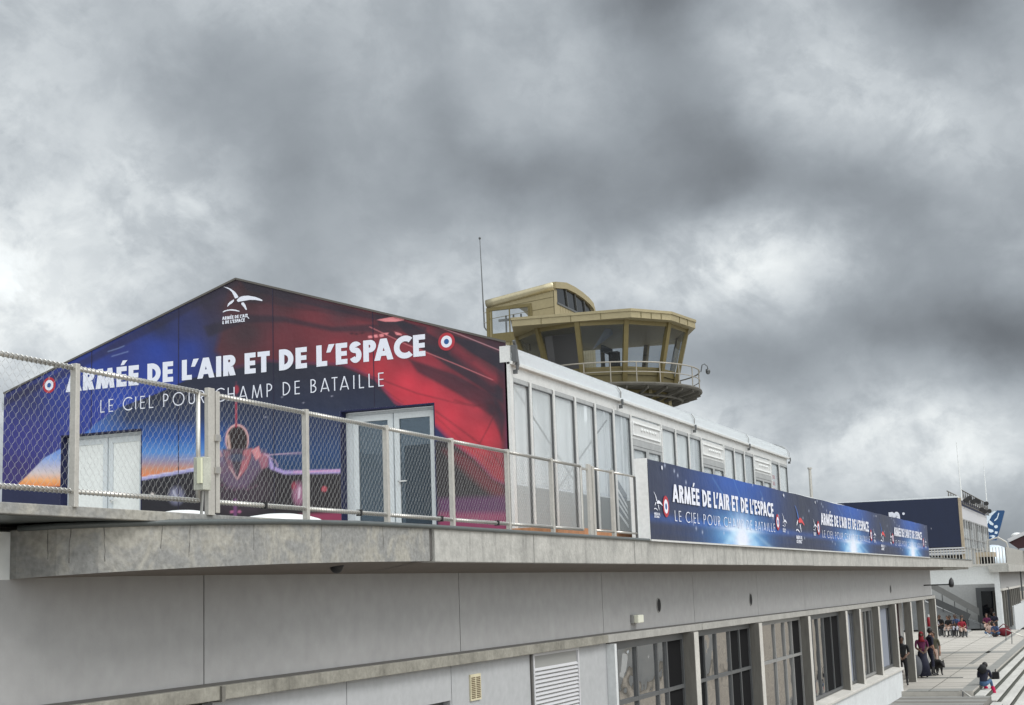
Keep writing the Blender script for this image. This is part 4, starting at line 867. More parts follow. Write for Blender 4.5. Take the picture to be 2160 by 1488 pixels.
# edge tubes of the gable
r = MB(); r.bar((XG-.012, YTL, ZE), (XG-.012, YA, ZA), .02, .03); r.bar((XG-.012, YA, ZA), (XG-.012, YT, ZE), .02, .03); r.build('gable_edge', M['strap'], tent)
r = MB(); r.box(XG+.0, XG+.07, YT-.05, YT+.03, ZBASE, ZE-.3); r.box(XG-.005, XG+.075, YT-.055, YT+.10, ZE-.299, ZE-.06); r.build('corner_post', M['alu'], tent)
for k in range(5):
    x = XG+.10+k*BAY-(.18 if k == 4 else 0); s_ = MB()
    prof = [(YT+.55, ZE+(ZA-ZE)*.55/4.55), (YT+.12, ZE+.012), (YT-.02, ZE-.07), (YT-.085, ZE-.18), (YT-.078, ZE-.29)]
    s_.add([(x+d_, y-.012, z+.012) for d_ in (0, .055) for y, z in prof], [(i, i+1, i+6, i+5) for i in range(4)]); s_.build('roof_strap', M['strap'], tent)
    h_ = MB(); h_.box(x+.01, x+.075, YT-.125, YT-.101, ZE-.40, ZE-.30); h_.box(x+.02, x+.06, YT-.11, YT-.05, ZE-.46, ZE-.401)
    if k == 0: h_.box(x-.06, x+.0, YT-.14, YT-.02, ZE-.30, ZE-.05); h_.tube([(x-.03, YT-.1, ZE+.02), (x+.05, YT-.1, ZE-.10), (x+.06, YT-.12, ZE-.34)], .025, 6)
    h_.build('clamp', M['frame'], tent)
# glazed side: one-metre modules, double doors with a relief panel above in three places
ztop = ZE-.50; xs_m = [XG+.10, XG+.80]+[XG+.8+i for i in range(1, 6)]
layout_side = []; x = XG+.10
mods = ['p', 'p', 'p', 'p', 'p', 'p', 'D', 'p', 'p', 'p', 'D', 'p', 'p', 'p', 'D', 'p', 'p']
xx = [XG+.10]; 
for i, m_ in enumerate(mods): xx.append(xx[-1]+(.74 if i == 0 else (1.98 if m_ == 'D' else 1.0)))
sc_ = (RX1-.05-xx[0])/(xx[-1]-xx[0])
# keep the metre module, absorb the remainder in the last bay
for i, m_ in enumerate(mods):
    x0, x1 = xx[i], (xx[i+1] if i < len(mods)-1 else RX1-.05)
    pm_ = MB(); pm_.box(x0-.035, x0+.035, YT-.045, YT+.045, ZBASE, ztop); pm_.build('mullion', M['alu'], tent, bevel=.005)
    if m_ == 'p':
        f = MB(); f.box(x0+.035, x0+.06, YT-.03, YT+.03, ZBASE+.06, ztop-.03); f.box(x1-.06, x1-.035, YT-.03, YT+.03, ZBASE+.06, ztop-.03)
        f.box(x0+.035, x1-.035, YT-.03, YT+.03, ztop-.07, ztop-.03); f.box(x0+.035, x1-.035, YT-.03, YT+.03, ZBASE, ZBASE+.06); f.box(x0+.061, x1-.061, YT-.02, YT+.02, ztop-.03, ztop-.001)
        fo = f.build('window', M['aludark'], tent)
        k_ = MB(); k_.box(x1-.072, x1-.0605, YT-.034, YT-.004, ZBASE+.06, ztop-.071); k_.box(x0+.0605, x1-.0725, YT-.034, YT-.004, ztop-.084, ztop-.0705); k_.box(x0+.0605, x0+.066, YT-.034, YT-.004, ZBASE+.06, ztop-.085); k_.build('gasket', M['frame'], fo)
        g_ = MB(); a = random.uniform(-.004, .004); g_.add([(x0+.05, YT+a, ZBASE+.05), (x1-.05, YT-a, ZBASE+.05), (x1-.05, YT-a, ztop-.06), (x0+.05, YT+a, ztop-.06)], [(0, 1, 2, 3)]); g_.build('pane', M[['g_tent3', 'g_tent', 'g_tent3', 'g_tent', 'g_tent2', 'g_tent2', 'g_tent', 'g_tent3', 'g_tent', 'g_tent2', 'g_tent2', 'g_tent3', 'g_tent', 'g_tent2', 'g_tent', 'g_tent2', 'g_tent'][i]], fo)
    else:
        zh = ztop-.52
        rp = MB(); rp.box(x0+.036, x1-.036, YT-.02, YT+.02, zh+.10, ztop-.04); ro = rp.build('relief_panel', M['alu'], tent)
        rl = MB(); w_ = x1-x0
        rl.box(x0+.10, x1-.10, YT-.045, YT-.021, ztop-.14, ztop-.11); rl.box(x0+.10, x1-.10, YT-.045, YT-.021, zh+.16, zh+.19); rl.box(x0+.10, x0+.13, YT-.045, YT-.021, zh+.191, ztop-.141); rl.box(x1-.13, x1-.10, YT-.045, YT-.021, zh+.191, ztop-.141)
        for q in range(6): rl.sphere((x0+w_*(.35+.09*q), YT-.03, ztop-.22), .045, 8, 5, (1, .4, .7))
        rl.build('moulding', M['white'], ro)
        f = MB(); f.box(x0+.036, x1-.036, YT-.035, YT+.035, zh-.03, zh+.09); fo = f.build('door_head', M['aludark'], tent)
        for h in (0, 1):
            a0 = x0+.04+h*(w_-.08)/2; a1 = a0+(w_-.08)/2-.008; f = MB()
            f.box(a0, a0+.10, YT-.03, YT+.03, ZBASE, zh-.035); f.box(a1-.10, a1, YT-.03, YT+.03, ZBASE, zh-.035); f.box(a0+.1, a1-.1, YT-.03, YT+.03, zh-.09, zh-.035); f.box(a0+.1, a1-.1, YT-.03, YT+.03, ZBASE, ZBASE+.3)
            dd = f.build('door', M['aludark'], tent, bevel=.004); g_ = MB(); g_.add([(a0+.09, YT, ZBASE+.29), (a1-.09, YT, ZBASE+.29), (a1-.09, YT, zh-.08), (a0+.09, YT, zh-.08)], [(0, 1, 2, 3)]); g_.build('pane', M['g_tent'], dd)
            k_ = MB(); k_.box(a1-.112, a1-.1005, YT-.034, YT-.004, ZBASE+.3, zh-.091); k_.box(a0+.1005, a1-.113, YT-.034, YT-.004, zh-.103, zh-.0905); k_.build('gasket', M['frame'], dd)
            hb = MB(); hb.box(a1-.06 if h == 0 else a0+.03, a1-.03 if h == 0 else a0+.06, YT-.07, YT-.03, 1.6, 1.75); hb.build('handle', M['black'], dd)
# lining behind the glass, grey counters below
for i, m_ in enumerate(mods):
    x0, x1 = xx[i], (xx[i+1] if i < len(mods)-1 else RX1-.05)
    if i in (15, 16): continue
    cu = MB(); y = YT+.13+.02*(i % 2); n = 10; zlo = ZBASE+.02
    vs = []
    for q in range(n+1):
        xq = x0+(x1-x0)*q/n; vs += [(xq, y+.02*math.sin(q*2.3+i), 1.55), (xq, y+.02*math.sin(q*2.3+i), ztop+.1)]
    cu.add(vs, [(2*q, 2*q+2, 2*q+3, 2*q+1) for q in range(n)]); cu.build('lining', CW_, tent)
cu = MB(); cu.box(XG+.2, RX1-.3, YT+.10, YT+.11, ZBASE+.02, 1.52); cu.build('dado_panel', M['curtaingrey'], tent)
br_ = MB()
for a, b in (((xx[0]+.1, ztop), (xx[4], ZBASE+.6)), ((xx[0]+.5, ZBASE+.1), (xx[4]+.9, ztop-.2)), ): br_.tube([(a[0], YT+.065, a[1]), (b[0], YT+.065, b[1])], .014, 5)
br_.build('bracing_cable', M['frame'], tent)
# striped sheet painted as an aircraft tail mirrored in the sixth pane, red notice inside the last bays
sb = MB(); a0, a1 = xx[5]+.06, xx[6]-.06
sb.mi = 0; sb.add([(a0, YT+.085, 1.22), (a1, YT+.085, 1.22), (a1, YT+.085, 1.62), (a0, YT+.085, 2.05)], [(0, 1, 2, 3)])
sb.mi = 1
for k in range(4):
    z0 = 1.86-k*.14-(.0 if k < 3 else .04); sb.add([(a0, YT+.08, z0), (a1, YT+.08, z0-.50+k*.04), (a1, YT+.08, z0-.44+k*.04), (a0, YT+.08, z0+.05)], [(0, 1, 2, 3)])
o = sb.build('mirrored_stripes', [mat('mirrored_navy', srgb(40, 50, 66)[:3], .6), M['white']]); tag(o, 'navy and white diagonal stripes painted as an aircraft tail mirrored in the tent glass', 'reflection')
nb = MB(); a0 = xx[15]+.25
for k in range(4): nb.box(a0+.02*(k % 2), a0+.62-.03*(k % 3), YT+.06, YT+.065, 2.62-.17*k, 2.72-.17*k)
o = nb.build('red_notice', M['red']); tag(o, 'red lettered notice hung inside the second last tent window', 'sign')
# doors in the gable
def gable_door(y0, y1, z1, solid, frm, gl, lab):
    # y0 left (large), y1 right
    yy0, yy1 = y0-.0, y1; dx = .16
    rv = MB(); rv.box(XG+.001, XG+dx+.05, yy0-.02, yy0, ZBASE, z1); rv.box(XG+.001, XG+dx+.05, yy1, yy1+.02, ZBASE, z1); rv.box(XG+.001, XG+dx+.05, yy0-.02, yy1+.02, z1-.02, z1)
    rv.build('blue_reveal', M['navyfab'], tent)
    yl, yr = yy0-.10, yy1+.022; zt_ = z1-.03; ym = (yl+yr)/2+.0
    f = MB(); f.box(XG+dx, XG+dx+.07, yl-.05, yl, ZBASE, zt_); f.box(XG+dx, XG+dx+.07, yr, yr+.04, ZBASE, zt_); f.box(XG+dx, XG+dx+.07, yr+.04, yl-.05, zt_-.05, zt_)
    do = f.build('double_door', frm, tent)
    f2 = MB(); f2.box(XG+dx, XG+dx+.06, yy0-.10, yy0-.02, ZBASE, zt_); f2.build('side_panel', frm, do)
    for a, b in ((yl-.052, ym+.012), (ym-.012, yr+.042)):
        L_ = MB(); s_ = .085; xa_ = XG+dx-.02
        L_.box(xa_, xa_+.05, a-s_, a, ZBASE, zt_-.055); L_.box(xa_, xa_+.05, b, b+s_, ZBASE, zt_-.055); L_.box(xa_, xa_+.05, b+s_, a-s_, zt_-.055-s_*1.1, zt_-.055); L_.box(xa_, xa_+.05, b+s_, a-s_, ZBASE, ZBASE+.12)
        lo = L_.build('door_leaf', frm, do, bevel=.004) if False else L_.build('door_leaf', frm, do)
        g_ = MB(); g_.box(xa_+.02, xa_+.03, b+s_, a-s_, ZBASE+.12, zt_-.055-s_*1.1); g_.build('panel' if solid else 'pane', M['pvc'] if solid else gl, lo)
    h_ = MB(); h_.box(XG+dx-.07, XG+dx-.021, ym-.10, ym-.08, 1.62, 1.66); h_.box(XG+dx-.07, XG+dx-.055, ym-.22, ym-.08, 1.645, 1.665); h_.build('handle', M['alu'], do)
    return do
gable_door(d1a, d1b, zdm, True, M['pvcg'], None, '')
gable_door(d2a, d2b, zdm, False, M['pvcg'], M['g_door'], '')
ib = MB(); ib.box(XG+1.2, XG+1.25, d2b+.2, d2b+1.1, ZBASE, 2.3); ib.build('inner_curtain', mat('teal_inner', srgb(70, 105, 130)[:3], .8), tent)

# ------------------------------------------------------------------ long printed banner on the roof edge
YB = 6.245
bx0, bx1, bz0, bz1 = U(1371, 1100, Y=YB).x, U(1958, 1140, Y=YB).x, .672, 1.865
ban = empty('roof_banner', (bx0, YB, bz0), 'long dark blue printed banner along the roof edge, repeating white lettering and blue burst', 'banner')
PER = (U(1885, 1125, Y=YB).x-U(1418, 1085, Y=YB).x)/2; S0 = U(1419, 1090, Y=YB).x
TWD = U(1630, 1080, Y=YB).x-S0
nx, nz = 1500, 72
gx = np.linspace(bx0, bx1, nx); gz = np.linspace(bz0, bz1, nz)
GXX, GZZ = np.meshgrid(gx, gz); sag = .005*np.sin(GXX*1.9)*((GZZ-bz0)/(bz1-bz0))
P3 = np.stack([GXX, np.full(GXX.shape, YB)+.006*np.sin(GXX*1.3+GZZ*2), GZZ-sag], -1)
def banner_art(X, Z):
    h = (Z-bz0)/(bz1-bz0); s = np.mod(X-S0+2.4, PER)-2.4     # s runs from the text's left edge
    cx_ = TWD*.62; c = np.zeros(X.shape+(3,)); c[:] = nlin((44, 50, 70))
    d = (s-cx_)
    def mixc(c, a, col): return c*(1-a[..., None])+nlin(col)*a[..., None]
    c = mixc(c, np.exp(-(d/2.6)**2-((h-.95)/.42)**2)*.95, (38, 92, 184))
    c = mixc(c, np.exp(-(d/3.6)**2-((h-.55)/.6)**2)*.55, (34, 70, 140))
    c = mixc(c, np.exp(-((h-.27)/.055)**2)*(.25+.65*np.exp(-(d/3.6)**2)), (50, 100, 190))
    c = mixc(c, np.exp(-((h-.10)/.05)**2)*.35*np.exp(-(d/5)**2), (30, 60, 120))
    c = mixc(c, np.exp(-(d/2.0)**2-((h-.10)/.36)**2)*.95, (44, 134, 214))
    ray_ = .5+.5*np.sin(np.arctan2(h-.02, d*.42)*17+1.2)
    c = mixc(c, np.clip(np.exp(-(d/1.35)**2-((h-.12)/.30)**2)*(.65+.5*ray_), 0, 1), (150, 205, 240))
    c = mixc(c, np.clip(1.25*np.exp(-(d/.62)**2-((h-.10)/.26)**2), 0, 1), (226, 232, 248))
    c = mixc(c, np.clip(1.2*np.exp(-(d/1.25)**2-((h-.23)/.035)**2), 0, 1), (226, 232, 248))
    for a0, k in ((1.0, .34), (-1.0, .40), (2.0, .22)): c = mixc(c, np.exp(-((d*1-a0*(1.0-(h/.3)) -a0*.2)/.28)**2)*(h < .26)*.5*k*2, (190, 226, 246))
    for pts in ([(-.4, 1.0), (.1, .70)], [(.1, .72), (.7, .45)], [(-2.0, .95), (-.6, .5)], [(1.8, .9), (2.8, .4)]):
        c = mixc(c, polyline_cov([(cx_+a, b*1.2) for a, b in pts], s, h*1.2, .02, .05)*.3, (120, 170, 220))
    rng = np.random.RandomState(5)
    for k in range(26):
        sx_, hz_ = rng.rand()*PER-2.4, rng.rand(); c = mixc(c, np.exp(-((s-sx_)/.035)**2-(((h-hz_)*1.2)/.028)**2)*.75, (190, 200, 225))
    return c
sheet = grid_sheet('printed_sheet', P3, np.ones((nz-1, nx-1), bool), banner_art(GXX, GZZ), PRINT, ban)
b = MB(); b.box(bx0+.01, bx1-.01, YB+.02, YB+.06, bz0+.0, bz1-.06); b.build('backing_board', M['frame'], ban)
b = MB(); b.box(bx0-.012, bx0-.003, YB, YB+.20, bz0-.01, bz1+.01); b.box(bx0-.05, bx0-.004, YB+.201, YB+.27, bz0, bz1-.24); b.build('white_end_panel', M['white'], ban)
b = MB(); b.box(bx0, bx1, YB-.02, YB+.01, bz0-.03, bz0-.003); b.build('bottom_strip', M['alu'], ban)
Xv, Nb = Vector((1, 0, 0)), Vector((0, -1, 0)); hb_ = bz1-bz0
for k in range(3):
    s0 = S0+k*PER; c0 = lambda s, h: Vector((s, YB-.012, bz0+hb_*h))
    m = MB(); lettering(m, "ARMÉE DE L'AIR ET DE L'ESPACE", .235, .115, c0(s0, .505), Xv, Zv, TWD, hb_*.235, Nb, .002); m.build('lettering', M['letter'], sheet)
    m = MB(); lettering(m, "LE CIEL POUR CHAMP DE BATAILLE", .085, .36, c0(s0+.08, .255), Xv, Zv, TWD-.02, hb_*.14, Nb, .002); m.build('lettering', M['letter'], sheet)
    for sc in (s0-.40, s0+TWD+.36): roundel(c0(sc, .43), Xv, Zv, .17, .165, Nb, sheet)
    for sc in (s0-.90, s0+TWD+.98):
        if sc+.2 < bx1 and sc-.18 > bx0: emblem(c0(sc, .47), Xv, Zv, .00078, Nb, sheet)
    sc = s0+TWD+2.55
    if sc+.6 < bx1: emblem(c0(sc, .52), Xv, Zv, .00165, Nb, sheet, True)
for k, px in enumerate((1395, 1648, 1714, 1840, 1954)):
    p_ = U(px, 1000, Y=YB); m = MB(); disc(m, Vector((p_.x, YB-.012, bz1-.09)), Xv, Zv, .035, .035, Nb, .004, 10); m.build('eyelet', M['letter'], sheet)

# ------------------------------------------------------------------ control tower beyond the tent
CD = 60.0
def T(px, py, d=CD): return U(px, py, D=d)
tc_ = T(1278, 900); TX, TY = tc_.x, tc_.y
az0 = math.atan2(TY, TX); cr_ = Vector((math.sin(az0), -math.cos(az0), 0)); cf_ = Vector((math.cos(az0), math.sin(az0), 0))   # right, away
def TP(ang, r, z):  # ang 0 = towards the viewer, + = right
    a = math.radians(ang); v = Vector((TX, TY, 0))+cr_*(r*math.sin(a))-cf_*(r*math.cos(a)); return (v.x, v.y, z)
tower = empty('control_tower', (TX, TY, GZ), 'olive gold airport control tower with slanted glass cab and round railed gallery', 'tower')
AN = [-114, -80, -46, -15.5, 16, 49, 80, 114, 147, 180, -147]
AN = sorted(AN)
zWt = T(1280, 684, CD-3.6).z; zWb = T(1285, 776, CD-3.1).z; zGal = T(1300, 806, CD-4).z
RT_, RB_ = 3.58, 3.0
zHead = T(1290, 666, CD-3.7).z
for i, a in enumerate(AN):
    b_ = AN[(i+1) % len(AN)]
    # mullion
    m = MB(); dr = .085
    m.bar(TP(a, RB_-.05, zWb-.55), TP(a, RT_+.03, zHead), .19, .17, (TP(a, 1, 0)[0]-TX, TP(a, 1, 0)[1]-TY, 0)); m.build('mullion', M['gold'], tower)
    f = MB()
    def quad(mb, r0_, z0_, r1_, z1_, off=.0): mb.add([TP(a, r0_-off, z0_), TP(b_, r0_-off, z0_), TP(b_, r1_-off, z1_), TP(a, r1_-off, z1_)], [(0, 1, 2, 3)])
    (quad(f, RT_-.01, zWt, RT_+.02, zHead) if abs(a+16) < 90 else None); quad(f, RB_-.01, zWb, RB_+.0, zWb+.07); f.build('window_frame', M['gold'], tower)
    g_ = MB(); quad(g_, RB_-.04, zWb+.02, RT_-.04, zWt+.02 if abs(a+16) < 90 else zHead); g_.build('window', M['g_tower'], tower)
    s_ = MB(); quad(s_, RB_-.12, zGal-.1, RB_-.03, zWb+.001); s_.build('apron_panel', M['golddark'], tower)
# interior of the cab: ceiling, core, furniture
m = MB(); m.add([TP(a, RT_-.1, zHead-.02) for a in AN], [tuple(range(len(AN)))]); m.build('cab_ceiling', M['brownceil'], tower)
m = MB(); m.add([TP(a, RB_, zWb-.25) for a in AN], [tuple(range(len(AN)))]); m.build('cab_floor', M['interior'], tower)
m = MB(); m.box(*sorted((TP(-60, 1.6, 0)[0], TP(-45, 1.0, 0)[0])), TY+.6, TY+1.8, zWb-.2, zHead-.1); m.build('stair_core', M['brownceil'], tower)
m = MB()
p_ = Vector(TP(150, 1.0, zWb)); m.box(p_.x-.2, p_.x+.15, p_.y-.2, p_.y+.2, zWb-.2, zWb+1.25); m.box(p_.x-.7, p_.x+.7, p_.y+.3, p_.y+.35, zWb+1.2, zWb+1.5)
m.build('console', M['interior'], tower)
m = MB()   # sloping shade screen inside the middle window
for a0, a1, z0, z1 in ((-12, 14, .95, 1.55),): m.add([TP(a0, 1.9, zWb+z0), TP(a1, 1.9, zWb+z1), TP(a1, 1.7, zHead-.2), TP(a0+18, 1.7, zHead-.1)], [(0, 1, 2, 3)])
m.build('shade_screen', M['blind'], tower)
m = MB()
for a0, a1, z0, z1 in ((-100, -62, -.1, 2.4), (-56, -46, -.1, 1.6)): m.add([TP(a0, 2.6, zWb+z0), TP(a1, 2.6, zWb+z0), TP(a1, 2.8, zWb+z1), TP(a0, 2.8, zWb+z1)], [(0, 1, 2, 3)])
m.build('dark_blind', M['brownceil'], tower)
# roof slab: irregular polygon from its front corners
zr0 = T(1331, 670, CD-3.9).z
fc_ = [U(px, py, Z=zr0) for px, py in [(1080, 689), (1331, 669.5), (1416, 676), (1467, 693)]]
ctr = Vector((TX, TY, zr0)); back = [ctr+(ctr-p)*.95 for p in (fc_[0], fc_[1], fc_[2], fc_[3])]
poly = [Vector((p.x, p.y, zr0)) for p in fc_]+[Vector((p.x, p.y, zr0)) for p in back[:]]
th = .30
r = MB(); n = len(poly); r.prism(poly, [p+Vector((0, 0, th)) for p in poly]); ro = r.build('cab_roof', M['goldlight'], tower)
r = MB(); inn = [ctr+(p-ctr)*1.012 for p in poly]; r.prism([p+Vector((0, 0, th*.82)) for p in inn], [p+Vector((0, 0, th+.05)) for p in inn]); r.build('roof_lip', M['goldlight'], ro)
r = MB()
for a, b in ((0, 1), (1, 2), (2, 3)):
    k = 4 if a < 2 else 3
    for q in range(1, k):
        p = poly[a].lerp(poly[b], q/k); d = (p-ctr).normalized()*.008; r.box(p.x+d.x-.012, p.x+d.x+.012, p.y+d.y-.012, p.y+d.y+.012, zr0+.01, zr0+th*.8)
r.build('roof_joints', M['golddark'], ro)
# gallery
gal = MB(); k = 48; RG = 4.0
gal.prism([TP(i*360/k, RG, zGal-.10) for i in range(k)], [TP(i*360/k, RG, zGal) for i in range(k)]); go = gal.build('gallery', M['rust'], tower)
gb = MB()
for i in range(28):
    a = i*360/28; gb.bar(TP(a, 2.2, zGal-.62), TP(a, RG-.05, zGal-.16), .06, .12)
gb.tube([TP(i*360/36, RG-.02, zGal-.05) for i in range(37)], .07, 6); gb.tube([TP(i*360/36, 3.2, zGal-.38) for i in range(37)], .06, 6); gb.build('gallery_bracket', M['rust'], go)
RAILM = mat('dull_brown_rail', (.34, .31, .26), .5, metal=.2, var=.15, vscale=3)
zR = T(1300, 763, CD-4).z
for z, r_ in ((zR, .028), (zGal+(zR-zGal)*.52, .018)):
    b = MB(); b.tube([TP(i*360/64, RG-.04, z) for i in range(65)], r_, 6, cap=False); b.build('handrail', RAILM, tower)
for i in range(24):
    a = i*15+4; b = MB(); b.tube([TP(a, RG-.04, zGal), TP(a, RG-.04, zR)], .024, 5); b.build('baluster', RAILM, tower)
b = MB(); b.prism([TP(i*30+11, 2.75, GZ) for i in range(12)], [TP(i*30+11, 2.75, zGal-.11) for i in range(12)]); b.build('shaft', M['gold'], tower)
for i in range(12):
    b = MB(); b.bar(TP(i*30+11, 2.8, GZ), TP(i*30+11, 2.8, zGal-.12), .22, .12, (cr_.x, cr_.y, 0)); b.build('shaft_rib', M['goldlight'], tower)
# security camera on the gallery rail
c0 = Vector(TP(88, RG+.02, zR)); cm = MB()
cm.tube([c0, c0+cr_*.06+Vector((0, 0, .28)), c0+cr_*.16+Vector((0, 0, .33)), c0+cr_*.28+Vector((0, 0, .22)), c0+cr_*.29+Vector((0, 0, .08))], .022, 6); cm.tube([c0+cr_*.29+Vector((0, 0, .10)), c0+cr_*.29+Vector((0, 0, -.02))], [.09, .10], 10); cm.sphere(c0+cr_*.29+Vector((0, 0, -.03)), .09, 10, 6)
thing_mb('dome_camera', cm, M['frame'], 'small dome camera on a bent arm at the right end of the tower gallery rail', 'camera', smooth=True)
# upper room with barrel roof
XA = 57.2
def A_(px, py): return U(px, py, X=XA)
yR = A_(1168, 620).y; yL = A_(1028, 690).y
zTopR = A_(1168, 596).z; zTopL = A_(1028, 634).z
xB = U(1252, 655, Y=yR).x; LX = xB-XA
def arc_z(t, z0, hgt): return z0   # placeholder profile height handled below
def prof(yq, s):   # s in 0..1 along X, roof profile at lateral position yq
    f = (yq-yR)/(yL-yR); zt_ = zTopR+(zTopL-zTopR)*f; end = U(1252, 655, Y=yR).z+(zTopL-zTopR)*f*.35
    x = XA+LX*s
    return x
zEndR = U(1252, 652, Y=yR).z
arcR = []
for px, py in [(1170, 594), (1190, 598), (1208, 607), (1224, 618), (1238, 630), (1247, 641), (1251, 655)]:
    p = U(px, py, Y=yR); arcR.append((p.x-XA, p.z))
arcR[0] = (0, zTopR)
dzL = zTopL-zTopR
nS = 8; rm = MB(); vs = []
for j in range(nS+1):
    f = j/nS; y = yR+(yL-yR)*f
    for (dx, z) in arcR: vs.append((XA+dx, y, z+dzL*f*(1-.5*dx/max(LX, .1))))
nA = len(arcR)
rm.add(vs, [(j*nA+i, j*nA+i+1, (j+1)*nA+i+1, (j+1)*nA+i) for j in range(nS) for i in range(nA-1)]); rm.build('barrel_roof', M['goldshine'], tower, smooth=True)
zb_ = zr0
# rolled front eave
ev = MB(); ev.tube([(XA+.02, yR+(yL-yR)*j/8, zTopR+dzL*j/8-.16) for j in range(9)], .19, 12); ev.build('rolled_eave', M['goldshine'], tower, smooth=True)
# left wall (towards the viewer), with window opening
zc1, zc0 = A_(1075, 652).z, A_(1075, 701).z; yw1, yw0 = A_(1037, 690).y, A_(1117, 680).y
wl = MB(); zt_ = lambda y: zTopR+dzL*(y-yR)/(yL-yR)-.25
def panel(y0, y1, z0a, z0b, z1a, z1b): wl.hexa([(XA, y0, z0a), (XA+.1, y0, z0a), (XA+.1, y1, z0b), (XA, y1, z0b), (XA, y0, z1a), (XA+.1, y0, z1a), (XA+.1, y1, z1b), (XA, y1, z1b)])
zLow = zb_-1.2
panel(yR, yw0, zLow, zLow, zt_(yR), zt_(yw0)); panel(yw0, yw1, zc1, zc1, zt_(yw0), zt_(yw1)); panel(yw1, yL, zLow-2, zLow-2, zt_(yw1), zt_(yL)); panel(yw0, yw1, zLow-2, zLow-2, zc0, zc0)
wl.build('upper_wall', M['goldlight'], tower)
wl = MB()
for k in range(4):
    zz_ = zTopR-.62-k*.42; yb = yL if k < 1 else (yL-(yL-yR)*.02 if k < 2 else yw0+.05)
    ztl = zz_+dzL*.55*(yb-yR)/(yL-yR); wl.hexa([(XA-.012, yR+.02, zz_-.02), (XA-.001, yR+.02, zz_-.02), (XA-.001, yb, ztl-.02), (XA-.012, yb, ztl-.02), (XA-.012, yR+.02, zz_), (XA-.001, yR+.02, zz_), (XA-.001, yb, ztl), (XA-.012, yb, ztl)])
wl.build('siding_joint', M['golddark'], tower)
wf = MB(); yb = (yw0+yw1)/2
for y in (yw0, yb, yw1-.05): wf.box(XA-.03, XA-.002, y, y+.05, zc0-.9, zc1)
wf.box(XA-.04, XA-.002, yw0-.12, yw1+.08, zc1, zc1+.14); wf.box(XA-.035, XA-.002, yw0, yw1, zc0-.42, zc0); wf.box(XA-.04, XA-.002, yw0-.14, yw0-.02, zc0, zc1)
wo = wf.build('upper_window', M['gold'], tower); wf = MB(); wf.add([(XA+.03, yw0, zc0), (XA+.03, yw0, zc1), (XA+.03, yw1, zc1), (XA+.03, yw1, zc0)], [(0, 1, 2, 3)]); wf.build('pane', M['g_tower'], wo)
wp = MB(); wp.box(XA-.035, XA+.12, yL-.12, yL+.02, zLow-2.4, zTopL-.35); wp.build('corner_pillar', M['gold'], tower)
ip = MB()
for k in range(5): ip.box(XA+1.3, XA+1.36, yw0+.15+k*.36, yw0+.21+k*.36, zc0-.8, zc1)
ip.box(XA+1.28, XA+1.38, yw0-.2, yw1+.2, zc1-.25, zc1-.15); ip.build('inner_mullion', M['wallgrey'], tower)
# right wall with arched window band
aw = MB(); nA2 = 8
def arcz(dx):
    for (a, za), (b, zb2) in zip(arcR[:-1], arcR[1:]):
        if a <= dx <= b: return za+(zb2-za)*(dx-a)/(b-a)
    return arcR[-1][1]
wz0 = U(1178, 636, Y=yR).z; wz1 = U(1240, 660, Y=yR).z
for i in range(nA-1):
    (a, za), (b, zb2) = arcR[i], arcR[i+1]; y = yR
    aw.hexa([(XA+a, y-.12, za-.26), (XA+b, y-.12, zb2-.26), (XA+b, y+.02, zb2-.26), (XA+a, y+.02, za-.26), (XA+a, y-.12, za+.02), (XA+b, y-.12, zb2+.02), (XA+b, y+.02, zb2+.02), (XA+a, y+.02, za+.02)])
aw.box(XA, XA+.35, yR-.02, yR+.02, zLow, zTopR-.27); aw.build('arched_rim', M['goldlight'], tower)
gw = MB(); n = 10; vs = []
for i in range(n+1): dx = .36+(LX-.5)*i/n; vs += [(XA+dx, yR, wz0-.1), (XA+dx, yR, arcz(dx)-.25)]
gw.add(vs, [(2*i, 2*i+2, 2*i+3, 2*i+1) for i in range(n)]); gw.build('arched_window', M['g_dark'], tower)
gm = MB()
for i in range(1, 4): dx = .36+(LX-.5)*i/4; gm.bar((XA+dx+.1, yR-.03, wz0-.1), (XA+dx-.12, yR-.03, arcz(dx)-.27), .07, .05)
gm.box(XA+.3, XA+LX, yR-.05, yR-.01, wz0-.16, wz0-.08); gm.build('window_bar', M['frame'], tower)
lw = MB()
for i in range(14): x = XA+.36+i*(LX-.4)/14; lw.box(x, x+(LX-.4)/14-.03, yR-.015, yR+.02, zLow, wz0-.165)
lw.build('lower_boards', M['goldlight'], tower)
bw = MB(); bw.box(XA+LX-.05, XA+LX, yR, yL, zLow-2, zEndR-.4); bw.build('rear_wall', M['golddark'], tower)
# whip aerial beside the tower's upper room
a0, a1 = U(1022, 693, X=XA), U(1012, 503, X=XA)
wa = empty('whip_aerial', tuple(a0), 'tall thin whip aerial clamped to the left side of the control tower', 'aerial')
b = MB(); b.tube([a0+Vector((0, -.1, -.1)), a0+Vector((0, 0, .05)), a0.lerp(a1, .3), a1], [.035, .035, .028, .014], 6); b.build('rod', M['frame'], wa)
b = MB(); b.sphere(a1, .06, 8, 6); b.build('tip', M['frame'], wa)
b = MB()
for f in (.06, .17): q = a0.lerp(a1, f); b.tube([q, q+Vector((0, yL-q.y+.01, 0))], .025, 5)
b.build('bracket', M['galv'], wa)

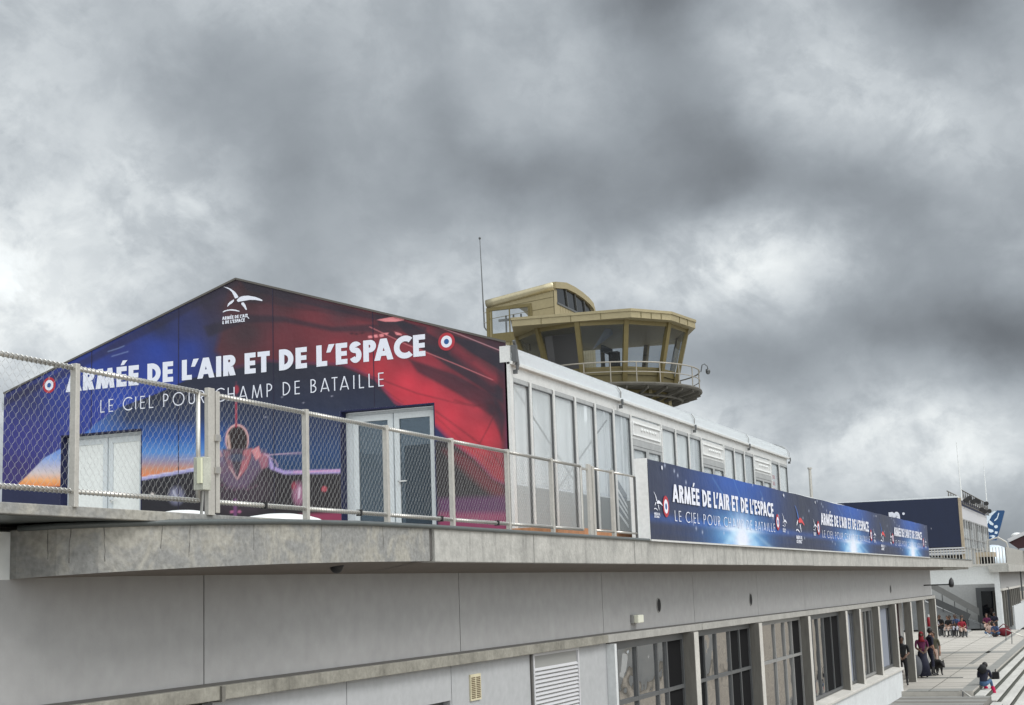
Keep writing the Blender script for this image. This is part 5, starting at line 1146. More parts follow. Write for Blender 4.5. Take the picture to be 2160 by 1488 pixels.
# ------------------------------------------------------------------ distant roofs and masts
def mast(px0, py0, px1, py1, X, r, lab, name='whip_aerial', m='galv', cap=False):
    a, b_ = U(px0, py0, X=X), U(px1, py1, X=X); q = MB(); q.tube([a, b_], [r, r*(.9 if cap else .4)], 8)
    if cap: q.tube([b_, b_+Vector((0, 0, .08))], r*1.5, 8)
    return thing_mb(name, q, M[m], lab, 'mast' if cap else 'aerial', None if cap else 'thin whip aerials over the far roofs')
mast(1712, 1052, 1708, 990, 75, .08, 'short grey capped mast standing behind the long blue banner', 'roof_mast', 'galv', True)
mast(2029, 1056, 2017, 932, 118, .055, 'taller thin pale whip aerial above the corner of the navy hall', m='white')
mast(2082, 1070, 2074, 970, 150, .06, 'shorter thin pale whip aerial beyond the truss of lights', m='white')
# far wing roof seen as a pale line above the banner
a, b_ = U(1655, 1036, Y=9.6), U(1772, 1065, Y=9.6)
q = MB(); q.box(a.x, b_.x+1, 9.6, 15, DK, a.z); thing_mb('low_roof_shed', q, M['tentwhite'], 'low pale flat roof line running on behind the end of the tent', 'roof')
# navy hall
XH = 118.0
def Hh(px, py): return U(px, py, X=XH)
hl = empty('navy_hall', (XH, Hh(1900, 1150).y, GZ), 'large navy blue clad exhibition hall beyond the terminal with pale lettering', 'building')
y1_, y0_ = Hh(1660, 1060).y, Hh(2020, 1052).y; zt1, zt0 = Hh(1766, 1059).z, Hh(2020, 1050).z; zb1 = Hh(2026, 1153).z
XE_ = U(2083, 1110, Y=y0_-.1).x
q = MB(); q.hexa([(XH, y0_, zb1), (XE_, y0_, zb1), (XE_, y1_, zb1), (XH, y1_, zb1), (XH, y0_, zt0), (XE_, y0_, zt0), (XE_, y1_, (zt0+zt1)/2), (XH, y1_, (zt0+zt1)/2)]); q.build('cladding', M['navy'], hl)
q = MB(); q.box(XH-.05, XH+.3, y0_-.22, y0_-.01, zb1-1.0, zt0-.02); q.build('timber_corner', M['wood'], hl)
q = MB(); q.box(XH+.1, XE_-.1, y0_, y1_, zt0+.01, zt0+.15); q.build('roof_edge', M['tentwhite'], hl)
q = MB(); p0 = Hh(1876, 1103); lettering(q, 'm', .26, 0, Vector((XH, p0.y, p0.z-.35)), Yv, Zv, (p0.y-Hh(1903, 1100).y), 1.75, Nx, .04); disc(q, Vector((XH, Hh(1906, 1084).y, Hh(1906, 1084).z)), Yv, Zv, .1, .1, Nx, .04, 10)
q.build('lettering', M['letter'], hl)
zc_ = Hh(1990, 1185).z
q = MB()
for k in range(3): q.box(XH-.2, XH+.4, y0_-.2, y1_, zb1-.16-k*.2, zb1-.05-k*.2)
q.build('sunshade', M['louvre'], hl)
q = MB(); q.box(XH+1.2, XH+1.4, y0_, y1_, zc_-3, zb1-.62); q.build('dark_glazing', M['g_dark'], hl)
q = MB()
for k in range(14): y = y0_+.5+k*1.0; q.box(XH+.4, XH+.55, y, y+.10, zc_-3, zb1-.63)
q.box(XH+.3, XH+.6, y0_+4.6, y0_+4.9, zc_-3, zb1-.63); q.build('glazing_post', M['wood'], hl)
q = MB(); q.box(XH+.2, XE_-.1, y0_+.8, y1_+3, GZ, zc_-2.5); q.build('base', M['wallgrey'], hl)
# glazed side of the hall with truss of floodlights
YS = y0_-.1
def Hs(px, py): return U(px, py, Y=YS)
gh = empty('glazed_hall', (XH+2, YS, GZ), 'white framed glazed hall side with tall bright window strips beside the navy hall', 'building')
xs0, xs1 = XH+.6, XE_
za_, zb2_ = Hs(2030, 1068).z, Hs(2035, 1090).z
q = MB(); q.box(xs0, xs1, YS, YS+.09, za_-1.0, za_); q.build('upper_band', M['louvre'], gh)
q = MB(); q.box(xs0, xs1, YS+.03, YS+.09, GZ, za_-1.001); q.build('glazing', mat('bright_glazing', (.80, .83, .85), .15), gh)
q = MB(); q.box(xs0, xs1, YS+.0, YS+.028, za_-1.7, za_-1.05); q.build('upper_window', M['g_dark'], gh)
q = MB(); q.box(xs0+(xs1-xs0)*.36, xs0+(xs1-xs0)*.5, YS-.005, YS+.027, za_-2.8, za_-1.0); q.build('reflected_post', M['framegrey'], gh)
for k in range(13):
    x = xs0+(xs1-xs0)*(k/12.5); q = MB(); q.box(x, x+(xs1-xs0)*.018, YS-.08, YS+.02, GZ, za_-1.01); q.build('glazing_bar', M['aludark'] if k % 3 else M['framegrey'], gh)
q = MB()
for z in (za_-1.12, za_-2.55, za_-3.3): q.box(xs0, xs1, YS-.06, YS+.02, z, z+.09)
q.build('crossbar', M['framegrey'], gh)
tr = empty('lighting_truss', (xs0, YS-.3, za_), 'black truss carrying floodlights along the top of the glazed hall', 'truss')
q = MB(); L_ = xs1-xs0; nn = 14; zt2 = za_+1.15
for zz_ in (za_+.1, zt2):
    for y in (YS-.2, YS+.9): q.tube([(xs0, y, zz_), (xs1, y, zz_)], .05, 5)
for i in range(nn):
    x0, x1 = xs0+L_*i/nn, xs0+L_*(i+1)/nn
    for y in (YS-.2, YS+.9): q.tube([(x0, y, za_+.1), ((x0+x1)/2, y, zt2), (x1, y, za_+.1)], .03, 4)
q.build('lattice', M['strap'], tr)
rng = random.Random(3)
for i in range(9):
    x = xs0+1+(L_)*i/9; q = MB(); c0 = (x, YS-.35, za_+rng.uniform(.2, 1.2)); q.tube([(c0[0]+.3, c0[1]+.1, c0[2]), (c0[0]-.2, c0[1]-.1, c0[2]-.05)], [.12, .21], 8); q.build('floodlight', M['black'], tr)
# aircraft tail fin
XTL = 175.0
def Tl(px, py): return U(px, py, X=XTL)
tp = [(2070, 1140), (2084, 1090), (2100, 1077), (2118, 1077), (2119, 1079), (2111, 1110), (2102, 1140)]
tf = empty('aircraft_tail', tuple(Tl(2088, 1145)), 'blue airliner tail fin with pale swirls rising behind the glazed hall', 'aircraft')
q = MB(); P_ = [Tl(*p) for p in tp]
dV = Vector((.5, 0, 0)); q.prism([p for p in P_], [p+dV for p in P_]); q.build('fin', M['tail'], tf)
q = MB(); P2 = [Tl(*p) for p in [(2072, 1105), (2082, 1088), (2098, 1078), (2103, 1077.5), (2092, 1088), (2086, 1100), (2080, 1112)]]
q.add([p-Vector((.03, 0, 0)) for p in P2], [tuple(range(len(P2)))]); q.build('leading_stripe', M['tailw'], tf)
sw = [[(2088, 1098), (2096, 1105), (2095, 1109), (2089, 1107), (2084, 1101)], [(2102, 1108), (2105, 1110), (2104, 1114), (2100, 1115), (2097, 1112), (2098, 1109)], [(2084, 1115), (2095, 1118), (2096, 1122), (2090, 1124), (2083, 1120)],
      [(2099, 1121), (2105, 1122), (2103, 1127), (2098, 1126)], [(2086, 1131), (2095, 1129), (2100, 1131), (2096, 1136), (2090, 1137), (2094, 1133)], [(2106, 1082), (2108, 1083), (2104, 1095), (2098, 1100), (2097, 1098), (2103, 1092)]]
q = MB()
for pl in sw: q.add([Tl(*p)-Vector((.03, 0, 0)) for p in pl], [tuple(range(len(pl)))])
q.build('swirl_marking', M['tailw'], tf)
q = MB(); c0 = Tl(2092, 1160); q.sphere(c0+Vector((2, 0, -1.1)), 1.7, 16, 10, (5, 1.2, 1)); q.build('fuselage', M['tailw'], tf, smooth=True)

# ------------------------------------------------------------------ second terminal wing with portal
XB = 104.6
def B2(px, py): return U(px, py, X=XB)
yc2 = B2(2118, 1330).y+.02
wing = empty('terminal_wing', (XB, yc2, GZ), 'second white terminal wing with a square portal and concrete fins at far right', 'building')
zt_b, zb_b = B2(2050, 1200).z, B2(2050, 1233).z
y_l = 22.0; yp = B2(2100, 1260).y
q = MB(); q.box(XB, XB+1.2, yp+.001, y_l, zb_b, zt_b+.1); q.build('portal_beam', M['wallpier'], wing)
q = MB(); q.box(XB, XB+1.2, yc2, yp, GZ, zt_b+.1); q.build('portal_column', M['parapet'], wing)
q = MB(); q.box(XB+6, XB+6.3, yc2, y_l, GZ, zt_b); q.build('portal_wall', M['wallgrey'], wing)
yd0, yd1 = U(2100, 1280, X=XB+5.9).y, U(2061, 1280, X=XB+5.9).y; zd = U(2075, 1240, X=XB+5.9).z
q = MB(); q.box(XB+5.85, XB+5.98, yd0-1.0, yd1, GZ, zd); dd = q.build('dark_doorway', M['frame'], wing); q = MB(); q.box(XB+5.8, XB+5.845, yd0-.8, yd1-.35, GZ, zd-.25); q.build('pane', M['g_dark'], dd)
# roof slab and fascia along the side
q = MB(); q.box(XB-.4, XB+80, yc2-.7, yc2+25, zt_b+.101, zt_b+.75); 
zf1, zf0 = U(2140, 1191, Y=yc2-.7).z, U(2140, 1206, Y=yc2-.7).z
q = MB(); q.box(XB-.5, XB+80, yc2-.7, yc2+.6, zf0, zf1); q.box(XB+6.31, XB+80, yc2+.601, yc2+14, zf0, zf1-.01); q.build('roof_slab', M['concrete'], wing)
zu0 = U(2140, 1237, Y=yc2-.1).z
q = MB(); q.box(XB+.3, XB+80, yc2-.05, yc2+.2, zu0, zf0); q.build('upper_wall', M['wallup'], wing)
q = MB(); q.box(XB+.2, XB+80, yc2-.16, yc2+.19, zu0-.14, zu0-.002); q.build('string_course', M['fin_front'], wing)
for k in range(9):
    x = XB+1.6+k*2.3; q = MB(); q.box(x, x+.45, yc2-.14, yc2+.5, GZ, zu0-.15); q.build('fin', M['fin'], wing)
q = MB(); q.box(XB+1.3, XB+80, yc2+.6, yc2+.7, GZ, zu0-.15); q.build('glazing', M['g_dark'], wing)
q = MB(); q.box(XB+9, XB+40, yc2-.25, yc2+.3, GZ-.5, GZ+1.35); q.build('low_wall', M['parapet'], wing)
# picket railing on the wing's roof
pr = empty('picket_railing', (XB-.4, yc2-.5, zf1), 'grey picket railing along the roof of the far terminal wing', 'railing')
zp = U(2100, 1155, X=XB-.3).z
q = MB(); yy_ = yc2-.6
while yy_ < 14.0: q.box(XB-.4, XB-.36, yy_, yy_+.055, zf1, zp); yy_ += .2
q.box(XB-.42, XB-.32, yc2-.6, 14, zf1-.05, zf1+.08); q.build('front_pickets', M['galv'], pr)
q = MB(); x = XB-.4
while x < XB+30: q.box(x, x+.12, yc2-.62, yc2-.56, zf1, zp); x += .45
q.build('side_pickets', M['galv'], pr)
# kiosk with timber fascia, and maroon awning behind the railing
k0 = U(2058, 1172, X=112)
ki = empty('timber_kiosk', tuple(k0), 'small kiosk with a pale timber fascia on the far roof terrace', 'kiosk')
ya, yb_ = U(2095, 1172, X=112).y, U(2058, 1172, X=112).y; z1_, z0_ = U(2080, 1165, X=112).z, U(2080, 1175, X=112).z
q = MB(); q.box(112, 115, ya, yb_, z0_, z1_); q.build('fascia', M['wood'], ki)
q = MB(); q.box(112.3, 115, ya+.1, yb_-.1, z0_-1.2, z0_-.001); q.build('opening', M['interior'], ki)
q = MB(); q.box(112.05, 112.25, yb_-.25, yb_, z0_-1.2, z0_-.001); q.build('leg', M['wood'], ki)
aw0 = [U(px, py, X=125) for px, py in [(2127, 1144), (2175, 1122), (2200, 1128), (2200, 1150), (2148, 1158)]]
an = empty('maroon_awning', tuple(aw0[0]), 'dark maroon awning roof at the far right edge above the railing', 'awning')
q = MB(); q.prism(aw0, [p+Vector((8, .4, .3)) for p in aw0]); q.build('canopy', M['maroon'], an)
q = MB(); q.bar(aw0[0]+Vector((-.1, 0, .12)), aw0[1]+Vector((-.1, 0, .12)), .2, .28); q.build('pale_edge', M['louvre'], an)
q = MB(); q.bar(aw0[4], aw0[4]+Vector((0, 0, -4)), .12, .12); q.build('post', M['frame'], an)
p0 = U(2145, 1130, X=128); q = MB(); q.sphere(p0, .5, 12, 8, (1, .9, .5)); q.tube([p0, p0+Vector((0, 0, -1.5))], .06, 6); thing_mb('floodlamp', q, M['white'], 'bright white lamp head behind the maroon awning', 'lamp', smooth=True)
p0 = U(2115, 1150, X=120); q = MB(); q.tube([p0+Vector((0, 1.2, -1)), p0+Vector((0, 1.1, .4)), p0+Vector((0, .3, .6)), p0+Vector((0, -.3, .2)), p0+Vector((0, -.5, -1))], .07, 6)
thing_mb('roof_ladder_hoop', q, M['galv'], 'bent grey hoop handrail beside the maroon awning', 'railing')

# stairs inside the portal
sx0 = XB-9
ps = [U(1975, 1243, X=XB+4), U(2066, 1297, X=XB+4), U(2066, 1289, X=XB+4), U(1975, 1236, X=XB+4)]
stt = empty('portal_staircase', (XB+4, ps[1].y, GZ), 'grey staircase rising to the left inside the far portal', 'staircase')
a, b_ = U(1978, 1280, X=XB+4), U(2078, 1340, X=XB+4)
q = MB(); n = 18
q.prism([Vector((XB+3.4, a.y+3, GZ)), Vector((XB+3.4, b_.y, GZ)), Vector((XB+3.4, b_.y, GZ+.15)), Vector((XB+3.4, a.y, a.z)), Vector((XB+3.4, a.y+3, a.z+1.5))], [Vector((XB+5.4, p[0], p[1])) for p in ((a.y+3, GZ), (b_.y, GZ), (b_.y, GZ+.15), (a.y, a.z), (a.y+3, a.z+1.5))])
q.build('flight', M['stair'], stt)
q = MB(); c1, c2 = U(1975, 1248, X=XB+3.3), U(2066, 1299, X=XB+3.3); c1 += (c1-c2)*.3
q.hexa([c2+Vector((0, 0, -.0)), c2+Vector((.1, 0, 0)), c1+Vector((.1, 0, 0)), c1, c2+Vector((0, 0, .5)), c2+Vector((.1, 0, .5)), c1+Vector((.1, 0, .5)), c1+Vector((0, 0, .5))]); q.build('balustrade', M['framegrey'], stt)
q = MB(); d1, d2 = U(1975, 1270, X=XB+3.3), U(2045, 1302, X=XB+3.3); d1 += (d1-d2)*.3
q.bar(d1, d2, .1, .45); q.build('string', M['frame'], stt)
for k in range(5):
    p = c2.lerp(c1, k/4.5); q = MB(); q.tube([p, p+Vector((0, 0, -1.2))], .03, 5); q.build('baluster', M['frame'], stt)

# stone block on the far side of the forecourt, seen in the window reflections
ob = empty('stone_block', (60, -46, GZ-1.2), 'long beige stone building with dark windows across the forecourt', 'building')
q = MB(); q.box(30, 190, -60, -46, GZ-1.3, 6.2); q.build('wall', M['stone'], ob)
q = MB(); q.box(29.5, 190.5, -60.5, -45.6, 6.2, 6.7); q.build('cornice', M['concrete'], ob)
for k in range(24):
    for z in (-2.6, 1.6): q = MB(); q.box(33+k*6.4, 35.2+k*6.4, -45.98, -45.9, z, z+2.3); q.build('window', M['frame'], ob)

pv = empty('reflector_pavilion', (74, -11, GZ-1.2), 'white pavilion shape added out of view to mirror in the terminal doors', 'tent')  # unseen, added to give the door panes something white to mirror
q = MB(); q.box(66, 84, -14, -9, GZ-1.3, -1.9); q.build('wall', M['white'], pv)
q = MB(); q.prism([(65.8, -14.3, -1.9), (65.8, -8.7, -1.9), (65.8, -11.5, -.2)], [(84.2, -14.3, -1.9), (84.2, -8.7, -1.9), (84.2, -11.5, -.2)]); q.build('roof', M['tentwhite'], pv)
# ------------------------------------------------------------------ handrails on the steps
def handrail(p0, p1, posts, lab, m='steel'):
    r_ = empty('handrail', tuple(posts[0][0]), lab, 'handrail', 'metal handrails on the stone steps')
    q = MB(); q.tube([p0, p1], .028, 6); q.build('rail', M[m], r_, smooth=True)
    for a, b_ in posts: q = MB(); q.tube([a, b_], .022, 6); q.build('post', M['frame'], r_)
xr = XT-.2
h0 = Vector((xr, 3.95, GZ+.75)); h1 = Vector((xr, 1.9, GZ-.15))
handrail(U(2027, 1456, X=xr), U(2085, 1496, X=xr), [(U(2031, 1470, X=xr), U(2031, 1459, X=xr)), (U(2050, 1488, X=xr), U(2050, 1472, X=xr))], 'near pale handrail descending the stone steps at the bottom edge')
xq = 84.0
pA, pB = U(2122, 1328, X=xq), U(2165, 1346, X=xq)
handrail(pA, pB, [(U(2135, 1376, X=xq), U(2134, 1333, X=xq)), (U(2122, 1352, X=xq), pA)], 'far thin handrail at the head of the stone steps by the wing')

# ------------------------------------------------------------------ people and the dog
SKIN = mat('skin', (.36, .20, .14), .6, var=.08, vscale=20); SKIN2 = mat('dark_skin', (.14, .075, .05), .6, var=.08, vscale=20)
def cloth(name, r, g, b, v=.18): return mat(name, srgb(r, g, b)[:3], .85, var=v, vscale=9, bump=.3, bscale=25)
CL = dict(navy=cloth('navy_cloth', 30, 32, 52), black=cloth('black_cloth', 22, 22, 26), jeans=cloth('blue_denim', 74, 104, 140), magenta=cloth('magenta_cloth', 200, 20, 84), plum=cloth('plum_cloth', 92, 24, 66), redscarf=cloth('dark_red_scarf', 130, 20, 34),
          beige=cloth('beige_cloth', 206, 180, 168), olive=cloth('olive_cloth', 84, 82, 66), white=cloth('white_cloth', 214, 214, 226), red=cloth('red_cloth', 150, 34, 52), maroon=cloth('maroon_cloth', 110, 22, 36), blue=cloth('blue_cloth', 70, 90, 130), grey=cloth('grey_cloth', 96, 98, 104), hair=mat('black_hair', (.012, .010, .010), .6), brown=mat('brown_hair', (.05, .028, .018), .6))
def grow(verts, edges, radii, sub=1):
    me = bpy.data.meshes.new('tmp'); me.from_pydata(verts, edges, []); o = bpy.data.objects.new('tmp', me); C.objects.link(o)
    sk = o.modifiers.new('s', 'SKIN'); sk.use_smooth_shade = True
    for i, r in enumerate(radii):
        d = me.skin_vertices[0].data[i]; d.radius = (r, r) if not isinstance(r, tuple) else r; d.use_root = (i == 0)
    if sub: ss = o.modifiers.new('u', 'SUBSURF'); ss.levels = sub; ss.render_levels = sub
    bpy.context.view_layer.update(); dg = bpy.context.evaluated_depsgraph_get()
    out = bpy.data.meshes.new_from_object(o.evaluated_get(dg)); bpy.data.objects.remove(o); bpy.data.meshes.remove(me); return out
def person(loc, yaw, J, Hh_, top, bottom, shoe, skin, hair, label, group=None, scarf=None):
    """J: joint positions (forward, left, up) in metres; hands get a palm, thumb and four fingers"""
    V = []; E = []; Rr = []; K = []
    def jv(p, r, parent, cls):
        V.append(tuple(p)); Rr.append(r); K.append(cls)
        if parent is not None: E.append((parent, len(V)-1))
        return len(V)-1
    s = Hh_/1.75; J = {k: Vector(v)*s for k, v in J.items()}
    pel = jv(J['pelvis'], (.15*s, .12*s), None, 1); wa_ = jv(J['pelvis'].lerp(J['chest'], .5), (.135*s, .105*s), pel, 0); ch = jv(J['chest'], (.155*s, .115*s), wa_, 0)
    nk = jv(J['neck'], .058*s, ch, 0); hb = jv(J['neck'].lerp(J['head'], .55), .062*s, nk, 3); hd = jv(J['head'], (.078*s, .092*s), hb, 3); ht = jv(J['head']+(J['head']-J['neck']).normalized()*.095*s, .055*s, hd, 3)
    fdir = Vector((1, 0, 0)); jv(J['head']+Vector((.098, 0, -.012))*s, .012*s, hd, 3)
    for sg, L_ in ((1, 'l'), (-1, 'r')):
        sh = jv(J['sh_'+L_], .062*s, ch, 0); el = jv(J['el_'+L_], .046*s, sh, 0); wr = jv(J['wr_'+L_], .032*s, el, 3)
        d = (J['wr_'+L_]-J['el_'+L_]).normalized(); side = Vector((0, 1, 0)) if abs(d.y) < .8 else Vector((1, 0, 0)); side = (side-d*side.dot(d)).normalized()
        pm = jv(J['wr_'+L_]+d*.055*s, (.036*s, .02*s), wr, 3)
        for f, (o_, ln) in enumerate(((-.028, .055), (-.010, .072), (.010, .068), (.027, .05))):
            b_ = V[pm]; f1 = jv(Vector(b_)+(d*.035+side*o_)*s, .0095*s, pm, 3); f2 = jv(Vector(V[f1])+(d*ln*.6+Vector((0, 0, -.012)))*s, .0085*s, f1, 3); jv(Vector(V[f2])+(d*ln*.4+Vector((0, 0, -.02)))*s, .007*s, f2, 3)
        t1 = jv(Vector(V[wr])+(d*.035+side*.04*sg)*s, .011*s, wr, 3); jv(Vector(V[t1])+(d*.04+side*.012*sg)*s, .009*s, t1, 3)
        hp = jv(J['hip_'+L_], .088*s, pel, 1); kn = jv(J['kn_'+L_], .062*s, hp, 1); cf = jv(J['kn_'+L_].lerp(J['an_'+L_], .35), .056*s, kn, 1); an = jv(J['an_'+L_], .04*s, cf, 2)
        fd = J.get('toe_'+L_, J['an_'+L_]+Vector((.17, 0, -.05))*s) if 'toe_'+L_ in J else J['an_'+L_]+Vector((.17, 0, -.045))*s
        jv(fd, .034*s, an, 2)
    me = grow(V, E, Rr, 1)
    A = [(Vector(V[a]), Vector(V[b]), K[b]) for a, b in E]
    mats = [top, bottom, shoe, skin]
    for m_ in mats: me.materials.append(m_)
    for p in me.polygons:
        c0 = p.center; best = 1e9; k = 0
        for a, b, cls in A:
            ab = b-a; t = max(0, min(1, (c0-a).dot(ab)/max(ab.length_squared, 1e-9))); dd = (c0-a-ab*t).length
            if dd < best: best = dd; k = cls
        p.material_index = k; p.use_smooth = True
    o = bpy.data.objects.new('person', me); C.objects.link(o); o.location = loc; o.rotation_euler = (0, 0, yaw)
    tag(o, label, 'person', group)
    hm = MB(); hc = J['head']+Vector((-.012, 0, .022))*s; hm.sphere(hc, .104*s, 14, 10, (1.02, .93, 1.08))
    if scarf is not None:
        hm.tube([hc+Vector((-.03, 0, 0))*s, J['neck']+Vector((-.02, 0, -.02))*s, J['neck']+Vector((0, 0, -.14))*s], [.10*s, .10*s, .15*s], 12)
    # open the face: drop faces in front
    keepf = []
    for f in hm.f:
        c0 = sum((Vector(hm.v[i]) for i in f), Vector())/len(f)-J['head']
        if c0.x > .048*s and c0.z < .05*s and c0.z > -.12*s: continue
        if scarf is None and c0.z < -.03*s and c0.x > -.03*s: continue
        keepf.append(f)
    hm.f = keepf; hm.m = [0]*len(keepf)
    h = hm.build('headscarf' if scarf is not None else 'hair', scarf if scarf is not None else hair, None, smooth=True); h.parent = o
    # eyes and mouth
    em = MB()
    for sg in (1, -1): em.sphere(J['head']+Vector((.083, .030*sg, .012))*s, .010*s, 6, 4)
    em.box(*(J['head'].x+.080*s, J['head'].x+.088*s, -.02*s+J['head'].y, .02*s+J['head'].y, J['head'].z-.052*s, J['head'].z-.044*s)); e_ = em.build('face_features', M['strap'], None); e_.parent = o
    return o
def stand(arm='down', lean=0.0, step=.0):
    J = dict(pelvis=(0, 0, .95), chest=(.0+lean, 0, 1.28), neck=(.01+lean, 0, 1.50), head=(.045+lean, 0, 1.63), sh_l=(lean, .19, 1.43), sh_r=(lean, -.19, 1.43), hip_l=(0, .095, .90), hip_r=(0, -.095, .90), kn_l=(.03+step, .105, .50), kn_r=(.03, -.105, .50), an_l=(-.01+step*1.6, .11, .085), an_r=(-.03, -.11, .085))
    if arm == 'down': J.update(el_l=(-.02+lean, .25, 1.14), wr_l=(.06, .26, .90), el_r=(-.02+lean, -.25, 1.14), wr_r=(.06, -.26, .90))
    if arm == 'front': J.update(el_l=(.03+lean, .24, 1.15), wr_l=(.24, .10, 1.04), el_r=(.03+lean, -.24, 1.15), wr_r=(.24, -.10, 1.02))
    return J
def sit(seat=.45, lean=.08, reach=.42, arm='lap', cross=False):
    z = seat; J = dict(pelvis=(0, 0, z+.10), chest=(lean, 0, z+.42), neck=(lean*1.6, 0, z+.62), head=(lean*1.6+.05, 0, z+.74), sh_l=(lean*1.3, .18, z+.55), sh_r=(lean*1.3, -.18, z+.55), hip_l=(.04, .09, z+.09), hip_r=(.04, -.09, z+.09),
        kn_l=(reach, .13, z+.13), kn_r=(reach, -.13, z+.13), an_l=(reach+.04, .13, .08), an_r=(reach+.02, -.13, .08), el_l=(lean+.06, .24, z+.30), wr_l=(.30, .10, z+.24), el_r=(lean+.06, -.24, z+.30), wr_r=(.30, -.10, z+.24))
    if cross: J.update(kn_l=(.30, .30, z+.20), kn_r=(.30, -.30, z+.20), an_l=(.34, -.04, .07), an_r=(.30, .08, .07))
    return J
def face_to(a, b): return math.atan2(b[1]-a[1], b[0]-a[0])
GP = 'people waiting by the terminal'
def at_ground(px, py): p = U(px, py, Z=GZ); return Vector((p.x, p.y, GZ))
a = at_ground(1949, 1430); person(a, math.radians(200), stand('front'), 1.70, CL['plum'], CL['navy'], M['black'], SKIN2, CL['hair'], 'person in dark red headscarf and plum top standing with long dark skirt by the column', GP, scarf=CL['redscarf'])
sk_ = MB(); kk = 20
sk_.prism([(a.x+.30*math.cos(i*6.283/kk), a.y+.30*math.sin(i*6.283/kk), GZ+.07) for i in range(kk)], [(a.x+.17*math.cos(i*6.283/kk), a.y+.15*math.sin(i*6.283/kk), GZ+.98) for i in range(kk)])
so_ = sk_.build('skirt', CL['navy'], None, smooth=True); so_.parent = bpy.data.objects['person']; so_.matrix_parent_inverse = Matrix.LocRotScale(a, Matrix.Rotation(math.radians(200), 3, 'Z').to_quaternion(), None).inverted()
a = at_ground(1966, 1426.5); person(a, math.radians(-60), stand('down', .02, .10), 1.80, CL['navy'], CL['navy'], M['black'], SKIN, CL['hair'], 'person with short dark hair in a dark navy coat facing right beside the end column', GP)
a = at_ground(1974, 1421); person(a, math.radians(170), stand('down', .0), 1.62, CL['olive'], CL['beige'], M['black'], SKIN, CL['brown'], 'person in olive jacket and pale trousers half hidden behind the navy coat', GP)
a = at_ground(1908, 1447); person(a, math.radians(190), stand('front', .03), 1.72, CL['black'], CL['black'], M['black'], SKIN2, CL['hair'], 'person in black with bushy black hair seen between two fins', GP)
# seated person on the steps
pp = U(2074, 1447, Z=GZ-.02); ft = U(2114, 1468, Z=GZ-.50); sa_ = Vector((pp.x, pp.y-.0, GZ-.50))
J = sit(.46, .16, .40); J['head'] = (.36, 0, 1.16); J['neck'] = (.26, 0, 1.08); J['kn_l'] = (.42, .12, .70); J['kn_r'] = (.44, -.12, .66); J['an_l'] = (.74, .12, .14); J['an_r'] = (.78, -.12, .10)
J['wr_l'] = (.42, .06, .92); J['wr_r'] = (.44, -.06, .86)
ps_ = person(sa_, face_to(sa_, ft), J, 1.72, CL['navy'], CL['jeans'], CL['magenta'], SKIN2, CL['hair'], 'person in navy jacket, jeans and magenta boots sitting hunched on the stone steps', GP)
def child_on(root, mb, name, m):
    o = mb.build(name, m, None, smooth=True); o.parent = root; return o
q = MB()
for sg in (1, -1): q.tube([(.60, .12*sg, .38), (.76, .12*sg, .12), (.80, .12*sg, .05), (.98, .12*sg, .03)], [.075, .065, .06, .045], 10)
child_on(ps_, q, 'boots', CL['magenta'])
q = MB(); q.tube([(.15, .0, 1.13), (.02, 0, 1.0), (.02, 0, .86)], [.11, .17, .15], 12); child_on(ps_, q, 'hood', CL['black'])
bg = U(2101, 1432, Z=GZ-.15); q = MB(); q.box(bg.x-.2, bg.x+.2, bg.y-.12, bg.y+.12, GZ-.31, GZ+.10); q.tube([(bg.x-.1, bg.y, GZ+.10), (bg.x-.1, bg.y, GZ+.2), (bg.x+.1, bg.y, GZ+.2), (bg.x+.1, bg.y, GZ+.10)], .015, 5)
thing_mb('shoulder_bag', q, CL['black'], 'black upright bag standing on the step beside the seated person', 'bag', bevel=.04)
# group under the far staircase
grp = 'people sitting below the portal staircase'
specs = [(1980, 1341, 'white', 'navy', 'person in a white top sitting at the left edge of the group below the stairs', 1), (1989, 1343, 'black', 'black', 'person in black sitting second from the left below the stairs', 0), (1998, 1343, 'navy', 'black', 'person in navy sitting left of the one in the beige skirt', 1),
         (2006, 1344, 'black', 'beige', 'person with a beige skirt and black top in the middle of the group', 0), (2014, 1344, 'beige', 'navy', 'person in a pale beige top with dark trousers in the seated group', 1), (2022, 1345, 'blue', 'white', 'person in a blue top and white trousers near the right end of the group', 0), (2029, 1345, 'red', 'beige', 'person in a bright red top sitting at the right of the group', 1), (2037, 1345, 'black', 'plum', 'person in black bent forward at the right end of the group', 0)]
for i, (px, py, tp_, bt, lab, hr) in enumerate(specs):
    a = at_ground(px, py); a.x += .5*(i % 3); person(a, math.radians(180+(-30 if i % 2 else 25)), sit(.48 if i % 2 else .40, .12+.05*(i % 3), .40), 1.70+.04*(i % 3), CL[tp_], CL[bt], M['black'], SKIN2 if i % 3 else SKIN, CL['hair'] if hr else CL['brown'], lab, grp)
ba, bb = at_ground(1976, 1342), at_ground(2040, 1343)
q = MB(); q.bar((ba.x+1.0, ba.y, GZ+.32), (bb.x+1.0, bb.y, GZ+.32), .5, .10); bo = empty('stone_bench', (ba.x+1, ba.y, GZ), 'low dark bench under the group sitting below the stairs', 'bench'); q.build('seat', M['stair'], bo)
for f in (.1, .5, .9): p = (ba.lerp(bb, f)); q = MB(); q.box(p.x+.85, p.x+1.15, p.y-.15, p.y+.15, GZ, GZ+.27); q.build('leg', M['stair'], bo)
a = at_ground(2090, 1344); person(a, math.radians(175), sit(.10, .05, .3, cross=True), 1.68, CL['beige'], CL['jeans'], M['white'], SKIN, CL['brown'], 'person in a beige top and jeans sitting cross legged on the paving by the portal', GP)
